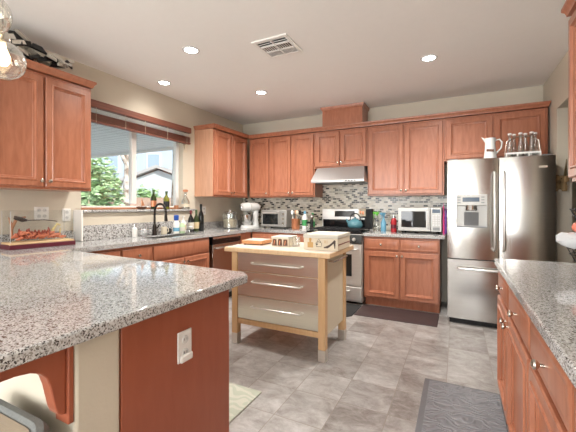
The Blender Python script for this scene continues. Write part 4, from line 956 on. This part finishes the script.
m_ = MB(); m_.tube([(-0.035, y_, 0.03), (-0.04, y_, 0.06), (-0.015, y_, 0.072), (0.012, y_, 0.06), (0.008, y_, 0.03)], 0.002, 5, True); m_.tube([(-0.03, y_, 0.068), (-0.014, y_, 0.095), (0.004, y_, 0.068)], 0.002, 5); m_.ball((-0.03, y_, 0.05), 0.008, 8, (1, 0.2, 1))
obj('handbag_print', m_, 'ink', sb)
obj('high_heel_print', MB().prism([(0.03, 0.02), (0.065, 0.02), (0.085, 0.035), (0.115, 0.06), (0.122, 0.02), (0.128, 0.02), (0.132, 0.085), (0.12, 0.09), (0.10, 0.068), (0.075, 0.048), (0.045, 0.034), (0.03, 0.028)], 'Y', y_, -0.0005), 'ink', sb)
m_ = MB(); [m_.tube([(0.035+k*0.012, y_, 0.06), (0.035+k*0.012, y_, 0.085)], 0.002, 5) for k in range(3)]; obj('lipstick_print', m_, 'gold_ink', sb)

# ---------------------------------------------------------------- mats
mt_ = thing('kitchen_mat', 'large grey embossed cushioned mat on floor by right cabinets', 'mat', (-0.21, 1.55, 0.0005))
obj('mat_edge', MB().rings([[(i, i, z), (0.49-i, i, z), (0.49-i, 1.07-i, z), (i, 1.07-i, z)] for i, z in ((0, 0), (0.003, 0.006), (0.02, 0.014))]), 'mat_border', mt_)
obj('mat_surface', box(0.035, 0.455, 0.035, 1.035, 0.0142, 0.016), 'mat_emboss', mt_)
o = obj('floor_mat', MB().rings([[(i-0.44, i-0.2, z), (0.44-i, i-0.2, z), (0.44-i, 0.255-i, z), (i-0.44, 0.255-i, z)] for i, z in ((0, 0), (0.004, 0.008), (0.012, 0.011))]), 'rubber_mat_brown', loc=(-0.625, 3.985, 0.0005)); tag(o, 'dark brown floor mat in front of microwave base cabinet', 'mat')
o = obj('floor_mat', MB().rings([[(-0.42+i, -0.29+i, z), (0.27-i, -0.29+i, z), (0.35-i, -0.2+i, z), (0.35-i, 0.24-i, z), (-0.42+i, 0.24-i, z)] for i, z in ((0, 0), (0.004, 0.007), (0.012, 0.009))]), 'mat_black', loc=(-1.42, 3.93, 0.0005)); tag(o, 'black floor mat in front of the gas range', 'mat')
o = obj('area_rug', box(-0.8, 0.61, -0.28, 0.30, 0, 0.01), 'rug_pattern', loc=(-1.78, 1.625, 0.0005), bevel=0.003); tag(o, 'pale green patterned rug behind the peninsula', 'rug')

# ---------------------------------------------------------------- ceiling things
cl = None
for x, y, pw_, lab in ((-2.156, 2.316, 105, 'recessed ceiling light nearest camera at top left, left of the vent'), (-3.0, 2.79, 14, 'recessed ceiling light close to the window wall'), (-2.18, 3.573, 120, 'recessed ceiling light nearest the back wall'), (-0.241, 3.467, 130, 'recessed ceiling light at right, in front of refrigerator')):
    if cl is None:
        cl = thing('recessed_light', '', 'ceiling light')
        obj('trim_ring', MB().rings([[(0.86*r_*math.cos(2*PI*i/28), 0.86*r_*math.sin(2*PI*i/28), z) for i in range(28)] for r_, z in ((0.088, 0), (0.086, -0.006), (0.07, -0.007), (0.064, -0.001))], False, False), 'white_gloss', cl)
        obj('lens', MB().lathe([(0.054, -0.003), (0.054, -0.001)], (0, 0, 0), 28), 'downlight', cl)
        o = cl
    else: o = copy_thing(cl)
    o.location = (x, y, ZC); o['label'] = lab; o['group'] = 'recessed ceiling lights'
    light('downlight_beam', 'SPOT', (x, y, ZC-0.03), (0, 0, 0), pw_, (1, 0.955, 0.89), spot_size=math.radians(150), spot_blend=0.9, shadow_soft_size=0.06)
vt = thing('ceiling_vent', 'white square ceiling air vent with dark louvres', 'vent', (-1.42, 2.61, ZC))
VS = 0.17
m_ = MB(); m_.box(-VS, VS, -VS, -VS+0.03, -0.012, 0); m_.box(-VS, VS, VS-0.03, VS, -0.012, 0); m_.box(-VS, -VS+0.03, -VS+0.03, VS-0.03, -0.012, 0); m_.box(VS-0.03, VS, -VS+0.03, VS-0.03, -0.012, 0)
m_.box(-0.006, 0.006, -VS+0.03, VS-0.03, -0.012, 0)
for y in (-0.05, 0.05): m_.box(-VS+0.03, VS-0.03, y-0.006, y+0.006, -0.0119, 0)
obj('frame', m_, 'white_paint', vt)
obj('duct', box(-VS+0.03, VS-0.03, -VS+0.03, VS-0.03, -0.002, 0.0), 'vent_dark', vt)
m_ = MB()
for k in range(5):
    if k % 2 == 0: m_.prism([(-0.1285+k*0.016, -0.003), (-0.1285+k*0.016, -0.009), (-0.127+k*0.016, -0.009), (-0.127+k*0.016, -0.003)], 'X', -0.14, 0.14)
    m_.prism([(0.064+k*0.016, -0.011), (0.072+k*0.016, -0.003), (0.078+k*0.016, -0.003), (0.07+k*0.016, -0.011)], 'X', -0.14, 0.14)
for k in range(13): m_.prism([(-0.128+k*0.0212, -0.003), (-0.128+k*0.0212, -0.0085), (-0.1225+k*0.0212, -0.0085), (-0.1225+k*0.0212, -0.003)], 'Y', -0.044, 0.044)
obj('louvres', m_, 'white_paint', vt)
# glass pendants
for x, y, z, lab in ((-1.94, 0.815, 1.948, 'clear glass globe pendant, lower of two at top left corner'), (-1.87, 0.725, 2.115, 'clear glass globe pendant, higher of two at top left corner')):
    t = thing('globe_pendant', lab, 'pendant lamp', (x, y, z), 0, 'glass globe pendants')
    R_ = 0.092
    obj('globe', MB().lathe([(R_*math.sin(a), -R_*math.cos(a)) for a in [PI*i/16 for i in range(1, 15)]], (0, 0, 0), 28), 'globe_glass', t)
    obj('globe_lip', MB().tube([(0.034*math.cos(a), 0.034*math.sin(a), 0.0855) for a in [2*PI*i/20 for i in range(20)]], 0.003, 6, True), 'nickel', t)
    obj('socket', MB().lathe([(0.028, 0.082), (0.03, 0.092), (0.03, 0.12), (0.012, 0.15)], (0, 0, 0), 16), 'nickel', t)
    obj('bulb', MB().lathe([(0.012, 0.0818), (0.014, 0.06), (0.03, 0.02), (0.03, 0.0), (0.018, -0.022), (0.004, -0.028)], (0, 0, 0), 16), 'bulb', t)
    obj('cord', MB().tube([(0, 0, 0.145), (0, 0, ZC-z-0.02)], 0.003, 6), 'black_matte', t)
    obj('ceiling_plate', MB().lathe([(0.05, ZC-z-0.022), (0.055, ZC-z-0.012), (0.055, ZC-z)], (0, 0, 0), 20), 'nickel', t)

# ---------------------------------------------------------------- right side things
fb_ = thing('dried_bouquet', 'bunch of dried flowers hanging upside down on wall beside refrigerator', 'dried flowers', (0.965, 4.2, 1.42))
m_ = MB()
for k in range(10): m_.tube([(0, 0, 0.3), (random.uniform(-0.02, 0.0), random.uniform(-0.03, 0.03), 0.15), (random.uniform(-0.08, -0.01), random.uniform(-0.07, 0.05), random.uniform(0.0, 0.1))], 0.003, 5)
obj('stems', m_, 'dried_leaf', fb_)
m_ = MB(); [m_.ball((random.uniform(-0.09, -0.015), random.uniform(-0.07, 0.05), random.uniform(0.0, 0.12)), random.uniform(0.02, 0.034), 8, (1, 1, 1.3)) for k in range(16)]
obj('blossoms', m_, 'dried_flower', fb_)
wr = thing('wire_basket_stand', 'black two tier wire basket stand at right edge on granite counter', 'basket stand', (0.68, 2.36, IT))
def wbasket(z, r):
    m_ = MB()
    for rr, zz in ((r, z+0.07), (r*0.9, z+0.035), (r*0.75, z), (r*0.4, z)): m_.tube([(rr*math.cos(a), rr*math.sin(a), zz) for a in [2*PI*i/24 for i in range(24)]], 0.003, 5, True)
    for k in range(16):
        a = 2*PI*k/16; m_.tube([(0.03*math.cos(a), 0.03*math.sin(a), z), (r*0.75*math.cos(a), r*0.75*math.sin(a), z), (r*math.cos(a), r*math.sin(a), z+0.07)], 0.002, 5)
    return m_
obj('lower_basket', wbasket(0.035, 0.135), 'iron', wr); obj('upper_basket', wbasket(0.25, 0.12), 'iron', wr)
m_ = MB(); m_.tube([(0, 0, 0.035), (0, 0, 0.46)], 0.005, 8); m_.tube([(0.03*math.cos(a), 0, 0.49+0.03*math.sin(a)) for a in [2*PI*i/14 for i in range(14)]], 0.004, 6, True)
for k in range(3): a = 2*PI*k/3; m_.tube([(0.09*math.cos(a), 0.09*math.sin(a), 0.033), (0.11*math.cos(a), 0.11*math.sin(a), 0.003)], 0.004, 6)
obj('pole', m_, 'iron', wr)
cl_ = thing('paper_bag', 'crumpled white bag spilling over the lower wire basket', 'bag', (0.585, 2.30, IT+0.1105)); cl_.scale = (0.85, 0.85, 0.72)
m_ = MB(); rs = []
for j, (z, r_) in enumerate(((0.0, 0.035), (0.02, 0.075), (0.05, 0.095), (0.085, 0.08), (0.11, 0.045))):
    rs.append([((r_*(1+0.14*math.sin(5*a+j)))*math.cos(a)*1.1-0.01*j, (r_*(1+0.12*math.cos(4*a+2*j)))*math.sin(a)*0.7, z+0.008*math.sin(3*a+j)) for a in [2*PI*i/28 for i in range(28)]])
m_.rings(rs); obj('bag_body', m_, 'cloth_white', cl_)
for x, y, z, lab in ((0.58, 2.30, IT+0.228, 'round peach coloured fruit on the white bag, left of pair'), (0.64, 2.285, IT+0.226, 'round peach coloured fruit on the white bag, right of pair')):
    t = thing('peach', lab, 'fruit', (x, y, z-0.035), 0, 'peaches in wire basket'); obj('flesh', MB().ball((0, 0, 0.03), 0.03, 16, (1, 1, 0.94)), 'peach', t); obj('stem', MB().tube([(0, 0, 0.055), (0.003, 0, 0.066)], 0.002, 5), 'branch', t)
for x, y, lab in ((0.625, 2.34, 'pale yellow onion at left of the upper wire basket'), (0.695, 2.30, 'pale yellow onion in middle of the upper wire basket')):
    t = thing('onion', lab, 'onion', (x, y, IT+0.2535), 0, 'onions in the upper wire basket'); obj('bulb', MB().lathe([(0.006, 0), (0.03, 0.012), (0.037, 0.032), (0.025, 0.056), (0.008, 0.068), (0.004, 0.085)], (0, 0, 0), 16), 'straw', t)

# ---------------------------------------------------------------- bar stool under the overhang
st = thing('bar_stool', 'grey and tan low backed bar stool tucked under the peninsula overhang', 'bar stool', (-1.165, 0.325, 0))
def rr(a, b, r, n=6):
    pts = []
    for cx_, cy_, a0 in ((a-r, b-r, 0), (-a+r, b-r, PI/2), (-a+r, -b+r, PI), (a-r, -b+r, 1.5*PI)):
        for k in range(n+1): pts.append((cx_+r*math.cos(a0+PI/2*k/n), cy_+r*math.sin(a0+PI/2*k/n)))
    return pts
m_ = MB(); m_.rings([[(x*s_, y*s_, z) for x, y in rr(0.135, 0.135, 0.06)] for z, s_ in ((0.50, 0.9), (0.51, 1), (0.57, 1.02), (0.59, 0.95), (0.596, 0.7))])
obj('seat', m_, 'chair_tan', st)
o_ = rr(0.205, 0.215, 0.085, 8)
path = [(0.205, -0.10)] + o_[:18] + [(-0.205, -0.10)]
m_ = MB(); rs = []; L_ = len(path)
for k, (x, y) in enumerate(path):
    u = k/(L_-1); zt = 0.585+0.07*math.sin(PI*u)**0.7; d_ = Vector((x, y)).normalized()*0.045
    rs.append([(x-d_.x, y-d_.y, 0.49), (x-d_.x*0.1, y-d_.y*0.1, 0.49), (x, y, zt-0.02), (x-d_.x*0.3, y-d_.y*0.3, zt-0.004), (x-d_.x*0.7, y-d_.y*0.7, zt-0.004), (x-d_.x, y-d_.y, zt-0.02)])
m_.rings(rs); obj('low_back', m_, 'chair_grey', st)
m_ = MB(); rs = []
for k, (x, y) in enumerate(path):
    u = k/(L_-1); zt = 0.575+0.065*math.sin(PI*u)**0.7; d_ = Vector((x, y)).normalized()
    p0 = Vector((x, y))-d_*0.0455; p1 = Vector((x, y))-d_*0.06
    rs.append([(p1.x, p1.y, 0.5), (p0.x, p0.y, 0.5), (p0.x, p0.y, zt), (p1.x, p1.y, zt-0.012)])
m_.rings(rs); obj('inner_lining', m_, 'chair_tan', st)
for sx in (-0.13, 0.13):
    for sy in (-0.13, 0.13): obj('leg', MB().tube([(sx, sy, 0.5), (sx*1.3, sy*1.3, 0.0)], [0.02, 0.014], 10), 'dark_brown', st)
obj('footrest', MB().tube([(x, y, 0.2) for x, y in rr(0.156, 0.156, 0.012, 2)], 0.008, 6, True), 'nickel', st)
